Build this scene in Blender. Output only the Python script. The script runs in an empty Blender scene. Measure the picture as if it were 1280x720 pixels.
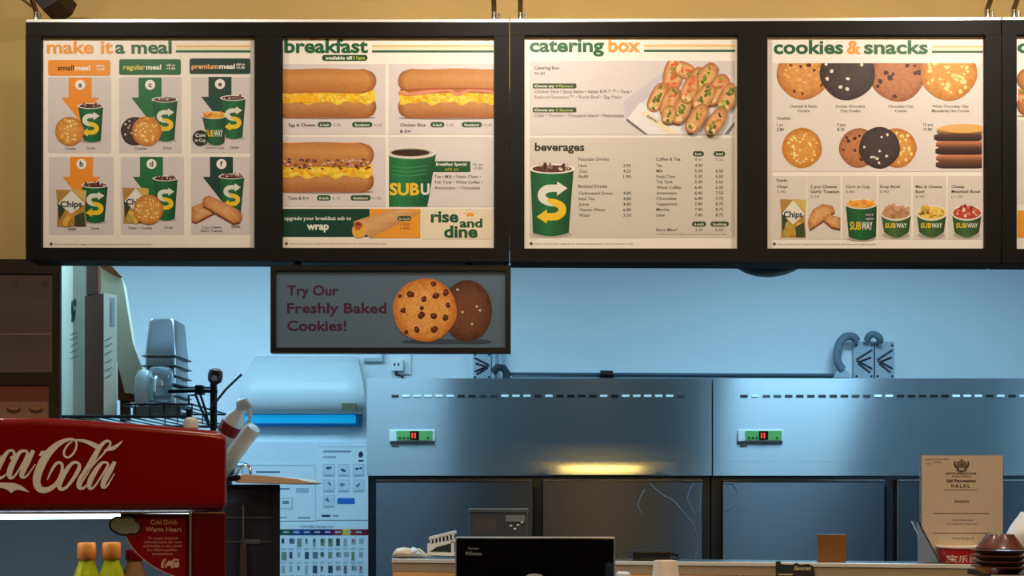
import bpy, bmesh, math, random
from mathutils import Vector, Matrix
random.seed(7)
S = bpy.context.scene
COL = S.collection
# ------------------------------------------------------------------ camera
F = 1372.0; CYH = 620.0; CAMZ = 1.55
cd = bpy.data.cameras.new('camera'); cam = bpy.data.objects.new('camera', cd); COL.objects.link(cam)
cam.location = (0, 0, CAMZ); cam.rotation_euler = (math.pi/2, 0, 0)
cd.sensor_width = 36; cd.lens = 36*F/1280; cd.shift_y = (CYH-360)/1280; cd.clip_end = 60
S.camera = cam
# ------------------------------------------------------------------ world, exposure
W = bpy.data.worlds.new('world'); S.world = W; W.use_nodes = True
W.node_tree.nodes['Background'].inputs[0].default_value = (1.0, .93, .84, 1)
W.node_tree.nodes['Background'].inputs[1].default_value = 0.02
S.view_settings.view_transform = 'Standard'; S.view_settings.look = 'None'
S.view_settings.exposure = 0; S.view_settings.gamma = 1
COOL = (.38, .73, 1.0); WARM = (1.0, .875, .73)
# kitchen ceiling panel lights: x, y, sx, sy, watts
KITCHEN_LIGHTS = [(1.60, 4.25, .74, .55, 40), (-.98, 4.25, 1.2, .55, 38), (-2.1, 4.25, .5, .55, 20)]
DINING_FILL_LIGHTS = [(-1.5, 1.0, .5, .5, 16), (.2, 1.2, .5, .5, 12), (1.9, 1.2, .5, .5, 12)]  # unseen panels added to even out the boards and brighten the cooler
BOARD_WATT = 4.0
def area(name, loc, rot, sx, sy, w, col):
    l = bpy.data.lights.new(name, 'AREA'); l.shape = 'RECTANGLE'; l.size = sx; l.size_y = sy
    l.energy = w; l.color = col
    o = bpy.data.objects.new(name, l); COL.objects.link(o); o.location = loc; o.rotation_euler = rot
    return o

# ------------------------------------------------------------------ helpers
def lin(c):
    c = c/255.0
    return c/12.92 if c <= .04045 else ((c+.055)/1.055)**2.4
def rgb(c): return (lin(c[0]), lin(c[1]), lin(c[2]), 1)
MATS = {}
def mat(name, c, rough=.5, metal=0, var=.06, scale=12, bump=0, stretch=None, emit=0, trans=0, alpha=1, aniso=0, arot=0, coat=0, ior=1.45, spec=None):
    if name in MATS: return MATS[name]
    m = bpy.data.materials.new(name); MATS[name] = m; m.use_nodes = True
    nt = m.node_tree; b = nt.nodes['Principled BSDF']
    col = rgb(c)
    b.inputs['Roughness'].default_value = rough; b.inputs['Metallic'].default_value = metal
    b.inputs['Transmission Weight'].default_value = trans; b.inputs['Alpha'].default_value = alpha
    b.inputs['Anisotropic'].default_value = aniso; b.inputs['Anisotropic Rotation'].default_value = arot; b.inputs['Coat Weight'].default_value = coat
    b.inputs['IOR'].default_value = ior
    if spec is not None: b.inputs['Specular IOR Level'].default_value = spec
    tc = nt.nodes.new('ShaderNodeTexCoord'); mp = nt.nodes.new('ShaderNodeMapping')
    if stretch: mp.inputs['Scale'].default_value = stretch
    nz = nt.nodes.new('ShaderNodeTexNoise'); nz.inputs['Scale'].default_value = scale; nz.inputs['Detail'].default_value = 4
    nt.links.new(tc.outputs['Object'], mp.inputs[0]); nt.links.new(mp.outputs[0], nz.inputs['Vector'])
    mx = nt.nodes.new('ShaderNodeMix'); mx.data_type = 'RGBA'
    mx.inputs['A'].default_value = tuple(min(1, x*(1-var)) for x in col[:3])+(1,)
    mx.inputs['B'].default_value = tuple(min(1, x*(1+var)) for x in col[:3])+(1,)
    nt.links.new(nz.outputs['Fac'], mx.inputs['Factor']); nt.links.new(mx.outputs['Result'], b.inputs['Base Color'])
    if bump:
        bp = nt.nodes.new('ShaderNodeBump'); bp.inputs['Strength'].default_value = bump; bp.inputs['Distance'].default_value = .004
        nt.links.new(nz.outputs['Fac'], bp.inputs['Height']); nt.links.new(bp.outputs[0], b.inputs['Normal'])
    if emit:
        b.inputs['Emission Color'].default_value = col; b.inputs['Emission Strength'].default_value = emit
    return m
def print_mat(name, rough=.45, coat=0):
    m = bpy.data.materials.new(name); MATS[name] = m; m.use_nodes = True
    nt = m.node_tree; b = nt.nodes['Principled BSDF']; b.inputs['Roughness'].default_value = rough
    b.inputs['Specular IOR Level'].default_value = .25; b.inputs['Coat Weight'].default_value = coat
    a = nt.nodes.new('ShaderNodeVertexColor'); a.layer_name = 'Col'
    nz = nt.nodes.new('ShaderNodeTexNoise'); nz.inputs['Scale'].default_value = 900
    mx = nt.nodes.new('ShaderNodeMix'); mx.data_type = 'RGBA'; mx.blend_type = 'MULTIPLY'; mx.inputs['Factor'].default_value = .12
    nt.links.new(a.outputs[0], mx.inputs['A']); nt.links.new(nz.outputs['Fac'], mx.inputs['B'])
    nt.links.new(mx.outputs['Result'], b.inputs['Base Color'])
    return m
PRINT = print_mat('printed_ink'); VINYL = print_mat('vinyl_lettering', .35)

def P(px, py, Y): return Vector(((px-640)/F*Y, Y, CAMZ-(py-CYH)/F*Y))
def curve(pts, sub=4):
    q = [Vector(p) for p in pts]; q = [q[0]]+q+[q[-1]]; out = []
    for i in range(1, len(q)-2):
        for k in range(sub):
            t = k/sub; a, b, c, d = q[i-1:i+3]; out.append(.5*((2*b)+(c-a)*t+(2*a-5*b+4*c-d)*t*t+(3*b-a-3*c+d)*t**3))
    return out+[q[-2]]
class MB:
    """collects verts/faces in world (or local) space"""
    def __init__(s): s.v = []; s.f = []; s.c = []
    def add(s, vs, fs):
        n = len(s.v); s.v += [tuple(v) for v in vs]; s.f += [tuple(i+n for i in f) for f in fs]; return s
    def box(s, x0, x1, y0, y1, z0, z1):
        return s.add([(x, y, z) for z in (z0, z1) for y in (y0, y1) for x in (x0, x1)],
                     [(0,2,3,1),(4,5,7,6),(0,1,5,4),(2,6,7,3),(0,4,6,2),(1,3,7,5)])
    def prism(s, pts, off):
        n = len(pts); off = Vector(off)
        a = [Vector(p) for p in pts]; b = [p+off for p in a]
        return s.add(a+b, [tuple(range(n)), tuple(range(2*n-1, n-1, -1))]+[(i, i+n, (i+1)%n+n, (i+1)%n) for i in range(n)])
    def plan(s, pts, z0, z1):   # vertical prism over a plan polygon
        return s.prism([(p[0], p[1], z0) for p in pts], (0, 0, z1-z0))
    def tube(s, path, r, n=10, close=True):
        path = [Vector(p) for p in path]; rs = r if isinstance(r, (list, tuple)) else [r]*len(path)
        rings = []; up = None
        for i, p in enumerate(path):
            d = (path[min(i+1, len(path)-1)]-path[max(i-1, 0)]).normalized()
            if up is None: up = Vector((0,0,1)) if abs(d.z) < .9 else Vector((1,0,0))
            a = d.cross(up).normalized(); b = a.cross(d).normalized(); up = b
            rings.append([p+(a*math.cos(t)+b*math.sin(t))*rs[i] for t in [2*math.pi*k/n for k in range(n)]])
        vs = [v for r_ in rings for v in r_]; fs = []
        for i in range(len(path)-1):
            for k in range(n): fs.append((i*n+k, i*n+(k+1)%n, (i+1)*n+(k+1)%n, (i+1)*n+k))
        if close: fs += [tuple(range(n-1, -1, -1)), tuple(range((len(path)-1)*n, len(path)*n))]
        return s.add(vs, fs)
    def lathe(s, base, axis, prof, n=24):   # prof: (r, h)
        base = Vector(base); axis = Vector(axis).normalized()
        q = axis.to_track_quat('Z', 'Y')
        vs = [base+q@Vector((r*math.cos(2*math.pi*k/n), r*math.sin(2*math.pi*k/n), h)) for r, h in prof for k in range(n)]
        fs = [(i*n+k, i*n+(k+1)%n, (i+1)*n+(k+1)%n, (i+1)*n+k) for i in range(len(prof)-1) for k in range(n)]
        if prof[0][0] > 1e-5: fs.append(tuple(range(n-1, -1, -1)))
        if prof[-1][0] > 1e-5: fs.append(tuple(range((len(prof)-1)*n, len(prof)*n)))
        return s.add(vs, fs)
def wpos(o): return Vector(o['_w']) if o is not None and '_w' in o else Vector((0,0,0))
WP = {}
def root(name, loc, label, cat, group=None, rz=0):
    o = bpy.data.objects.new(name, None); COL.objects.link(o); o.empty_display_size = .05
    o.location = loc; o.rotation_euler = (0, 0, rz)
    o['label'] = label; o['category'] = cat
    if group: o['group'] = group
    WP[o] = Vector(loc) if rz == 0 else Vector((0,0,0))
    return o
def mesh_from(name, mb, m, off, bevel=0, smooth=False, seg=2):
    me = bpy.data.meshes.new(name)
    me.from_pydata([(v[0]-off[0], v[1]-off[1], v[2]-off[2]) for v in mb.v], [], mb.f)
    if mb.c:
        ca = me.color_attributes.new('Col', 'FLOAT_COLOR', 'POINT')
        ca.data.foreach_set('color', [x for c in mb.c for x in c])
    else:
        bm = bmesh.new(); bm.from_mesh(me)
        bmesh.ops.remove_doubles(bm, verts=bm.verts, dist=1e-6)
        bmesh.ops.recalc_face_normals(bm, faces=bm.faces)
        if bevel:
            es = [e for e in bm.edges if len(e.link_faces) == 2 and e.calc_face_angle(0) > .5]
            bmesh.ops.bevel(bm, geom=es, offset=bevel, segments=seg, affect='EDGES', profile=.5, clamp_overlap=True)
        if smooth or bevel:
            for f in bm.faces: f.smooth = True
            for e in bm.edges:
                if len(e.link_faces) == 2 and e.calc_face_angle(0) > .7: e.smooth = False
        bm.to_mesh(me); bm.free()
    me.materials.append(m)
    return me
def wn(o, bevel):
    if bevel:
        md = o.modifiers.new('weighted_normals', 'WEIGHTED_NORMAL'); md.keep_sharp = True; md.weight = 100
def part(name, mb, m, parent, bevel=0, smooth=False, label=None, seg=2):
    """world-space verts -> child of parent (parents never rotated, or local verts when rotated)"""
    off = WP[parent]
    o = bpy.data.objects.new(name, mesh_from(name, mb, m, off, bevel, smooth, seg)); COL.objects.link(o)
    o.parent = parent; WP[o] = off; wn(o, bevel)
    if label: o['label'] = label
    return o
def single(name, mb, m, label, cat, group=None, bevel=0, smooth=False, seg=2):
    xs = [v[0] for v in mb.v]; ys = [v[1] for v in mb.v]; zs = [v[2] for v in mb.v]
    loc = Vector(((min(xs)+max(xs))/2, (min(ys)+max(ys))/2, min(zs)))
    o = bpy.data.objects.new(name, mesh_from(name, mb, m, loc, bevel, smooth, seg)); COL.objects.link(o)
    o.location = loc; WP[o] = loc; o['label'] = label; o['category'] = cat; wn(o, bevel)
    if group: o['group'] = group
    return o
def struct(name, mb, m, bevel=0):
    o = bpy.data.objects.new(name, mesh_from(name, mb, m, (0,0,0), bevel)); COL.objects.link(o)
    o['kind'] = 'structure'; WP[o] = Vector((0,0,0)); return o
def dup(r, loc, label=None, group=None, parent=None):
    def cp(o, par):
        c = o.copy(); COL.objects.link(c); c.parent = par
        for ch in [k for k in bpy.data.objects if k.parent == o]: cp(ch, c)
        return c
    n = cp(r, parent); n.location = loc
    if label: n['label'] = label
    if group: n['group'] = group
    return n

# ------------------------------------------------------------------ flat print: shapes laid on a real plane
TXT = {}
def glyphs(s, bold, shear=0):
    k = (s, bold, shear)
    if k not in TXT:
        cu = bpy.data.curves.new('t', 'FONT'); cu.body = s; cu.size = 1; cu.resolution_u = 3 if len(s) < 12 else 2
        cu.offset = bold; cu.shear = shear; cu.fill_mode = 'FRONT'
        ob = bpy.data.objects.new('t', cu); me = ob.to_mesh()
        vs = [(v.co.x, v.co.y) for v in me.vertices]; fs = [tuple(p.vertices) for p in me.polygons]
        ob.to_mesh_clear(); bpy.data.objects.remove(ob); bpy.data.curves.remove(cu)
        TXT[k] = (vs, fs)
    return TXT[k]
class Art:
    STEP = .00018
    def __init__(s, fn, parent, m=PRINT, off0=.0004):
        s.fn = fn; s.parent = parent; s.m = m; s.off0 = off0; s.log = []; s.mb = None; s.clip = None
    def layer(s, name, label=None):
        s.flush(); s.mb = MB(); s.name = name; s.lab = label
    def item(s, name):
        s._r = s.name; s.layer(name)
    def enditem(s): s.layer(s._r)
    def flush(s):
        if s.mb and s.mb.v:
            o = part(s.name, s.mb, s.m, s.parent, label=s.lab)
            if s.name in ('caption_lettering', 'price_list', 'printed_text', 'printed_drawing', 'product_picture', 'catering_text', 'printed_mark'): o['kind'] = 'stuff'
        s.mb = None
    def shape(s, pts, faces, cols, lv=None):
        if s.clip:
            a, b, c, d = s.clip; pts = [(min(max(x, a), c), min(max(y, b), d)) for x, y in pts]
        x0 = min(p[0] for p in pts); x1 = max(p[0] for p in pts); y0 = min(p[1] for p in pts); y1 = max(p[1] for p in pts)
        L = 0
        for (a, b, c, d, l) in s.log:
            if a < x1 and c > x0 and b < y1 and d > y0 and l > L: L = l
        L += 1; s.log.append((x0, y0, x1, y1, L))
        off = s.off0+L*s.STEP
        n = len(s.mb.v); s.mb.v += [tuple(s.fn(x, y, off)) for x, y in pts]
        s.mb.f += [tuple(i+n for i in f) for f in faces]
        s.mb.c += [rgb(c) for c in cols] if isinstance(cols, list) else [rgb(cols)]*len(pts)
    def poly(s, pts, c): s.shape(pts, [tuple(range(len(pts)))], c)
    def rect(s, x0, y0, x1, y1, c): s.poly([(x0,y0),(x1,y0),(x1,y1),(x0,y1)], c)
    def rrect(s, x0, y0, x1, y1, r, c):
        r = min(r, (x1-x0)/2, (y1-y0)/2); pts = []
        for cx, cy, a0 in ((x1-r,y0+r,-90),(x1-r,y1-r,0),(x0+r,y1-r,90),(x0+r,y0+r,180)):
            for k in range(5):
                a = math.radians(a0+k*22.5); pts.append((cx+r*math.cos(a), cy+r*math.sin(a)))
        s.poly(pts, c)
    def ell(s, cx, cy, rx, ry, c, n=24, rot=0, wob=0):
        pts = []
        for k in range(n):
            a = 2*math.pi*k/n; q = 1+wob*random.uniform(-1, 1)
            x = rx*math.cos(a)*q; y = ry*math.sin(a)*q
            pts.append((cx+x*math.cos(rot)-y*math.sin(rot), cy+x*math.sin(rot)+y*math.cos(rot)))
        s.poly(pts, c)
    def polar(s, cx, cy, outline, colf, n=40, rings=8):
        """outline(theta)->(x,y); colf(x,y,r)->rgb : a printed picture with shading"""
        pts = [(cx, cy)]; cols = [colf(cx, cy, 0)]; fs = []
        o = [outline(2*math.pi*k/n) for k in range(n)]
        for i in range(1, rings+1):
            r = i/rings
            for k in range(n):
                x = cx+(o[k][0]-cx)*r; y = cy+(o[k][1]-cy)*r; pts.append((x, y)); cols.append(colf(x, y, r))
        for k in range(n): fs.append((0, 1+k, 1+(k+1)%n))
        for i in range(rings-1):
            for k in range(n): fs.append((1+i*n+k, 1+i*n+(k+1)%n, 1+(i+1)*n+(k+1)%n, 1+(i+1)*n+k))
        s.shape(pts, fs, cols)
    def grid(s, fx, nx, ny, colf):
        """fx(u,v)->(x,y); colf(u,v)->rgb"""
        pts = []; cols = []
        for j in range(ny+1):
            for i in range(nx+1):
                u = i/nx; v = j/ny; pts.append(fx(u, v)); cols.append(colf(u, v))
        s.shape(pts, [(j*(nx+1)+i, j*(nx+1)+i+1, (j+1)*(nx+1)+i+1, (j+1)*(nx+1)+i) for j in range(ny) for i in range(nx)], cols)
    def stroke(s, pts, c, sub=5):
        """variable width ribbon through (x, y, width)"""
        P_ = [pts[0]]+list(pts)+[pts[-1]]; out = []
        for i in range(1, len(P_)-2):
            for k in range(sub):
                t = k/sub; q = []
                for d in range(3):
                    a, b, e, g = P_[i-1][d], P_[i][d], P_[i+1][d], P_[i+2][d]
                    q.append(.5*((2*b)+(-a+e)*t+(2*a-5*b+4*e-g)*t*t+(-a+3*b-3*e+g)*t**3))
                out.append(q)
        out.append(list(P_[-2])); vs = []
        for i, q in enumerate(out):
            a = out[max(i-1, 0)]; b = out[min(i+1, len(out)-1)]; dx = b[0]-a[0]; dy = b[1]-a[1]; L = math.hypot(dx, dy) or 1
            w = q[2]/2; vs += [(q[0]-dy/L*w, q[1]+dx/L*w), (q[0]+dy/L*w, q[1]-dx/L*w)]
        s.shape(vs, [(2*i, 2*i+1, 2*i+3, 2*i+2) for i in range(len(out)-1)], c)
    def text(s, t, x0, base, em, c, x1=None, bold=0, right=None, mid=None, shear=0, ang=0):
        vs, fs = glyphs(t, bold, shear)
        if not vs: return
        a = min(v[0] for v in vs); b = max(v[0] for v in vs)
        sx = em if x1 is None else (x1-x0)/(b-a)
        if right is not None: x0 = right-(b-a)*sx
        if mid is not None: x0 = mid-(b-a)*sx/2
        pts = [(x0+(v[0]-a)*sx, base-v[1]*em) for v in vs]
        if ang:
            ca, sa = math.cos(ang), math.sin(ang); pts = [(x0+(x-x0)*ca-(y-base)*sa, base+(x-x0)*sa+(y-base)*ca) for x, y in pts]
        s.shape(pts, fs, c)

def mixc(a, b, t): t = max(0, min(1, t)); return tuple(a[i]+(b[i]-a[i])*t for i in range(3))
def nrand(x, y, k=0):
    v = math.sin(x*12.9898+y*78.233+k*37.7)*43758.5453; return v-math.floor(v)
def _cookie(A, cx, cy, r, kind='oat'):
    pal = {'oat': ((224,160,86),(176,104,44),(96,48,24)), 'choc': ((196,128,80),(150,84,48),(70,34,22)),
           'white': ((226,160,72),(182,108,36),(250,222,150)), 'dark': ((72,56,52),(46,32,30),(236,224,206))}[kind]
    ph = random.random()*9
    out = lambda a: (cx+r*math.cos(a)*(1+.015*math.sin(5*a+ph)), cy+r*math.sin(a)*(1+.015*math.cos(4*a+ph)))
    def cf(x, y, q):
        n = nrand(round(x*.7), round(y*.7), ph); c = mixc(pal[0], pal[1], q**4*.8+.5*(n-.35))
        return c
    A.polar(cx, cy, out, cf, n=max(20, int(r*1.6)), rings=max(5, int(r/2.6)))
    if kind in ('white', 'oat'):
        for k in range(int(6+r*.5)):
            a = random.uniform(0, 6.28); d = r*.75*math.sqrt(random.random())
            A.ell(cx+d*math.cos(a), cy+d*math.sin(a), r*.07, r*.045, (255,226,150) if kind == 'white' else (240,186,110), 6, random.uniform(0,3), .2)
    for k in range(int({'oat': 9, 'choc': 13, 'white': 14, 'dark': 9}[kind])):
        a = random.uniform(0, 6.28); d = r*.85*math.sqrt(random.random()); q = r*random.uniform(.05, .09 if kind != 'dark' else .07)
        A.ell(cx+d*math.cos(a), cy+d*math.sin(a), q*1.2, q, pal[2], 7, random.uniform(0,3), .25)
def slogo(A, cx, cy, w):
    k = w
    def pt(x, y, s=1): return (cx+s*(x-.5)*k, cy+s*(y-.6)*k)
    for s_, c in ((1, (226,226,214)), (-1, (242,200,40))):
        st = [(.66,.70,.08),(.40,.60,.24),(.17,.46,.27),(.15,.27,.27),(.30,.13,.27),(.50,.10,.26),(.72,.10,.26)]
        A.stroke([pt(x, y, s_)+(w_*k,) for x, y, w_ in st], c)
        A.poly([pt(.68,-.14,s_), pt(1.04,.10,s_), pt(.68,.36,s_)], c)
def _cup(A, x0, x1, y0, b0, b1, y1, logo=True, top='ice', c=(20,112,62)):
    rx = (x1-x0)/2; cx = (x0+x1)/2; ry = rx*.2
    def fx(u, v):
        l = x0+(b0-x0)*v; r = x1+(b1-x1)*v
        return (l+(r-l)*u, y0+(y1-y0)*v+ry*math.sin(math.pi*u)*.8)
    A.ell(cx, y1+ry*.4, rx*.95, ry*.7, (182,172,170), 16)
    A.grid(fx, 10, 3, lambda u, v: mixc(c, tuple(q*.55 for q in c), abs(u-.42)*1.3))
    A.ell(cx, y0, rx*1.06, ry*1.15, (240,236,228), 22)
    A.ell(cx, y0, rx*.92, ry*.85, (90,48,36), 20)
    if top == 'ice':
        for k in range(14):
            a = random.uniform(-1, 1)*.8
            A.ell(cx+a*rx, y0-ry*random.uniform(-.3, 1.0), rx*.13, ry*.42, random.choice([(70,34,28),(150,110,100),(206,190,182),(110,70,60)]), 5, random.uniform(0,3))
    if logo: slogo(A, cx, (y0+y1)/2+ry*.4, (x1-x0)*.66)
def _food_cup(A, x0, x1, y0, b0, b1, y1, cols, c=(24,104,56), word=True):
    rx = (x1-x0)/2; cx = (x0+x1)/2; ry = rx*(.26 if c[0] < 50 else .42)
    def fx(u, v):
        l = x0+(b0-x0)*v; r = x1+(b1-x1)*v
        return (l+(r-l)*u, y0+(y1-y0)*v+ry*math.sin(math.pi*u)*.9)
    A.ell(cx, y1+ry*.5, rx*.9, ry*.6, (176,166,160), 16)
    A.grid(fx, 10, 3, lambda u, v: mixc(c, tuple(q*.5 for q in c), abs(u-.42)*1.3))
    A.ell(cx, y0, rx*1.05, ry*1.25, (236,230,216), 22); A.ell(cx, y0, rx*.94, ry, cols[0], 20)
    for k in range(26):
        a = random.uniform(0, 6.28); d = math.sqrt(random.random())*.85
        A.ell(cx+d*rx*math.cos(a), y0-ry*.35+d*ry*math.sin(a), rx*.14, ry*.3, random.choice(cols), 6, random.uniform(0,3), .2)
    if word:
        A.text('SUB', x0+(x1-x0)*.14, y0+(y1-y0)*.78, (y1-y0)*.34, (240,204,60), x1=cx-.3, bold=.02)
        A.text('WAY', cx+.3, y0+(y1-y0)*.78, (y1-y0)*.34, (232,236,226), x1=x1-(x1-x0)*.14, bold=.02)
def _chips(A, x0, y0, x1, y1):
    w = x1-x0; h = y1-y0
    A.poly([(x0,y0),(x1,y0+1),(x1-w*.05,y0+h*.5),(x1,y1),(x0+w*.03,y1),(x0+w*.06,y0+h*.5)], (178,136,62))
    A.poly([(x0+w*.05,y0+h*.35),(x0+w*.3,y0+h*.55),(x0+w*.1,y0+h*.85)], (52,66,36))
    A.poly([(x0+w*.5,y0),(x1,y0+1),(x1-w*.03,y0+h*.35)], (214,180,96))
    A.poly([(x0+w*.08,y0+h*.38),(x0+w*.5,y0+h*.02),(x1-w*.04,y0+h*.38),(x0+w*.5,y0+h*.66)], (232,228,214))
    for k in range(7): A.ell(x0+w*random.uniform(.2,.8), y0+h*random.uniform(.66,.92), w*.16, h*.08, random.choice([(226,176,80),(206,146,56),(190,160,70)]), 7, random.uniform(0,3))
    A.poly([(x0+w*.6,y0+h*.72),(x1-w*.08,y0+h*.6),(x1-w*.04,y1-1),(x0+w*.62,y1-1)], (60,72,40))
    A.text('Chips', x0+w*.14, y0+h*.47, h*.22, (30,44,60), x1=x1-w*.14, bold=.03)
def _toast(A, pts):
    cx = sum(p[0] for p in pts)/len(pts); cy = sum(p[1] for p in pts)/len(pts)
    A.poly([(x, y+2.4) for x, y in pts], (120,58,30))
    n = len(pts)
    def out(a):
        t = a/(2*math.pi)*n; i = int(t)%n; f = t-int(t); p = pts[i]; q = pts[(i+1)%n]; return (p[0]+(q[0]-p[0])*f, p[1]+(q[1]-p[1])*f)
    A.polar(cx, cy, out, lambda x, y, r: mixc((226,174,112), (176,100,50), r**3*.8+.5*(nrand(round(x), round(y))-.4)), n=6*n, rings=5)
def _sub(A, x0, x1, y0, y1, fill, cl=True, cr=True):
    """printed submarine sandwich: top bun, filling, bottom bun; cl/cr = rounded ends"""
    h = y1-y0; w = x1-x0
    def endf(v, r):  # inset of the rounded end
        return r*(1-math.sqrt(max(0, 1-(2*v-1)**2)))
    A.ell((x0+x1)/2, y1, w*.5, 2.2, (150,130,120), 24)
    def loaf(ya, yb, pal, rr):
        def fx(u, v):
            a = x0+(endf(v, rr) if cl else 0); b = x1-(endf(v, rr) if cr else 0)
            return (a+(b-a)*u, ya+(yb-ya)*v+.5*math.sin(u*9))
        def cf(u, v):
            e = min(u if cl else 1, (1-u) if cr else 1)
            c = mixc(pal[0], pal[1], .25+abs(v-.38)*1.2+.15*(nrand(int(u*30), int(v*8))-.5))
            return mixc(c, pal[2], max(0, 1-e*14)*.7)
        A.grid(fx, 40, 9, cf)
    loaf(y0+h*.55, y1, ((216,158,98),(166,98,46),(130,74,36)), h*.2)
    base = fill[0]
    def fx(u, v):
        a = x0+(2 if cl else 0); b = x1-(2 if cr else 0)
        return (a+(b-a)*u, y0+h*(.44+.26*v)+(1.4*math.sin(u*23)+1.2*math.sin(u*41+1))*v)
    A.grid(fx, 44, 5, lambda u, v: fill[int(nrand(int(u*44), int(v*5))*len(fill))])
    for k in range(16):
        A.ell(x0+w*random.uniform(.03,.97), y0+h*random.uniform(.5,.68), w*.035, h*.035, random.choice(fill), 7, random.uniform(-.4,.4), .2)
    loaf(y0, y0+h*.49, ((218,158,92),(182,112,54),(140,78,36)), h*.26)

def itemised(fn, nm):
    def g(A, *a, **k): A.item(nm); fn(A, *a, **k); A.enditem()
    return g
cookie = itemised(_cookie, 'cookie_print'); cup = itemised(_cup, 'drink_cup_print'); food_cup = itemised(_food_cup, 'food_cup_print')
chips = itemised(_chips, 'chips_bag_print'); toast = itemised(_toast, 'toast_print'); sub = itemised(_sub, 'sandwich_print')
# ================================================================== STRUCTURE
M_wall = mat('kitchen_wall_paint', (228,232,234), .75, var=.02, scale=3, bump=.05)
M_beige = mat('beige_wall_paint', (205,174,110), .8, var=.04, scale=2, bump=.08)
M_floor = mat('grey_floor_tile', (120,112,104), .4, var=.1, scale=5)
M_ceil = mat('ceiling_paint', (225,225,222), .9, var=.02)
M_dark = mat('dark_stained_wood', (52,38,28), .45, var=.2, scale=9, stretch=(1,1,8), bump=.1)
struct('floor', MB().box(-4.2, 4.2, -5.2, 6, -.06, 0), M_floor)
struct('wall_back', MB().box(-4.2, 4.2, 5.8, 5.9, 0, 3.02), M_wall)
struct('ceiling', MB().box(-4.2, 4.2, 3.45, 5.9, 3.02, 3.1), M_ceil)
struct('wall_left', MB().box(-4.2, -2.5, 3.46, 5.8, 0, 3.02), M_wall)
struct('wall_right', MB().box(2.95, 3.05, 3.46, 5.8, 0, 3.02), M_wall)
struct('wall_soffit_back', MB().box(-2.5, 2.95, 3.4605, 3.475, 2.33, 3.02).box(1.95, 2.95, 3.4605, 3.475, 0, 2.33), mat('grey_soffit_paint', (146,150,154), .7))
# soffit over the counter opening and the pier at its left
struct('wall_front', MB().box(-4.2, 4.2, 3.30, 3.46, 2.33, 3.7).box(-4.2, -1.37, 3.30, 3.33, 2.262, 2.33), M_beige)
struct('trim_1', MB().box(-4.2, 4.2, 3.27, 3.3, 3.08, 3.10), M_beige)
pier = struct('wall_front_left', MB().box(-4.2, -1.362, 3.30, 3.32, 0, 2.262), M_dark)
struct('wall_front_right', MB().box(1.95, 4.2, 3.30, 3.46, 0, 2.33), M_beige)
struct('ceiling_dining', MB().box(-4.2, 4.2, -5.2, 3.46, 3.7, 3.8), M_ceil)
M_din = mat('dining_wall_dark_paint', (96,88,80), .7, var=.05)
struct('wall_dining_left', MB().box(-4.2, -4.1, -5.2, 3.3, 0, 3.7), M_din)
struct('wall_dining_right', MB().box(4.1, 4.2, -5.2, 3.3, 0, 3.7), M_din)
struct('wall_dining_back', MB().box(-4.2, 4.2, -5.3, -5.2, 0, 3.7), M_din)

# ceiling lights out of view, built as fixtures with lamps; customer-side ones are added fill
M_alu = mat('brushed_aluminium', (190,192,194), .35, 1, .05)
def panel_light(x, y, sx, sy, w, col, z, label, group):
    r = root('ceiling_light', (x, y, z-.03), label, 'ceiling light', group)
    t = .02
    fr = MB()
    for (a, b, c, d) in ((x-sx/2-t, x+sx/2+t, y-sy/2-t, y-sy/2), (x-sx/2-t, x+sx/2+t, y+sy/2, y+sy/2+t), (x-sx/2-t, x-sx/2, y-sy/2, y+sy/2), (x+sx/2, x+sx/2+t, y-sy/2, y+sy/2)):
        fr.box(a, b, c, d, z-.03, z)
    part('frame', fr, M_alu, r)
    lo = area('lamp', (0, 0, .008), (0, 0, 0), sx, sy, w, col); lo.parent = r
    part('diffuser', MB().box(x-sx/2, x+sx/2, y-sy/2, y+sy/2, z-.018, z-.001), mat('lamp_diffuser', (245,245,245), .6), r)
    return r
places = ['at the right over the steel refrigerators', 'in the middle of the kitchen ceiling', 'at the far left over the wire rack']
for i, (x, y, sx, sy, w) in enumerate(KITCHEN_LIGHTS):
    panel_light(x, y, sx, sy, w, COOL, 3.02, 'cool white kitchen ceiling light panel '+places[i], 'kitchen ceiling light panels')
for i, (x, y, sx, sy, w) in enumerate(DINING_FILL_LIGHTS):
    panel_light(x, y, sx, sy, w, WARM, 3.7, ['left', 'middle', 'right'][i]+' one of three added warm fill light panels over the customer side', 'added fill lights over the customer area')

# ================================================================== MENU BOARDS
KB = .0256
def B(px, py, off=0, Y0=3.0):
    dx = (px-640)/F; t = (Y0-off)/(1+KB*dx); return Vector((dx*t, t, CAMZ-(py-CYH)/F*t))
M_frame = mat('board_black_brown_frame', (17,13,12), .6, .0, .1, 20, spec=.2)
M_frame_side = M_frame
M_chrome = mat('polished_chrome', (225,222,215), .18, 1, .02)
M_rail = mat('bright_board_rail', (250,246,236), .3, .3, .02)
M_paper = mat('poster_paper', (240,232,222), .45, var=.01, spec=.25)
M_arm = mat('bronze_lamp_arm', (112,84,60), .35, .8, .05)
M_lamphead = mat('dark_lamp_housing', (40,22,22), .4, .2, .05)
def bslab(pts_px, off_a, off_b):
    """slab whose front is the pixel polygon on the board plane at off_a and which goes straight back to off_b"""
    fr = [B(x, y, off_a) for x, y in pts_px]; m = MB(); return m.prism(fr, (0, off_a-off_b, 0))
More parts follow.
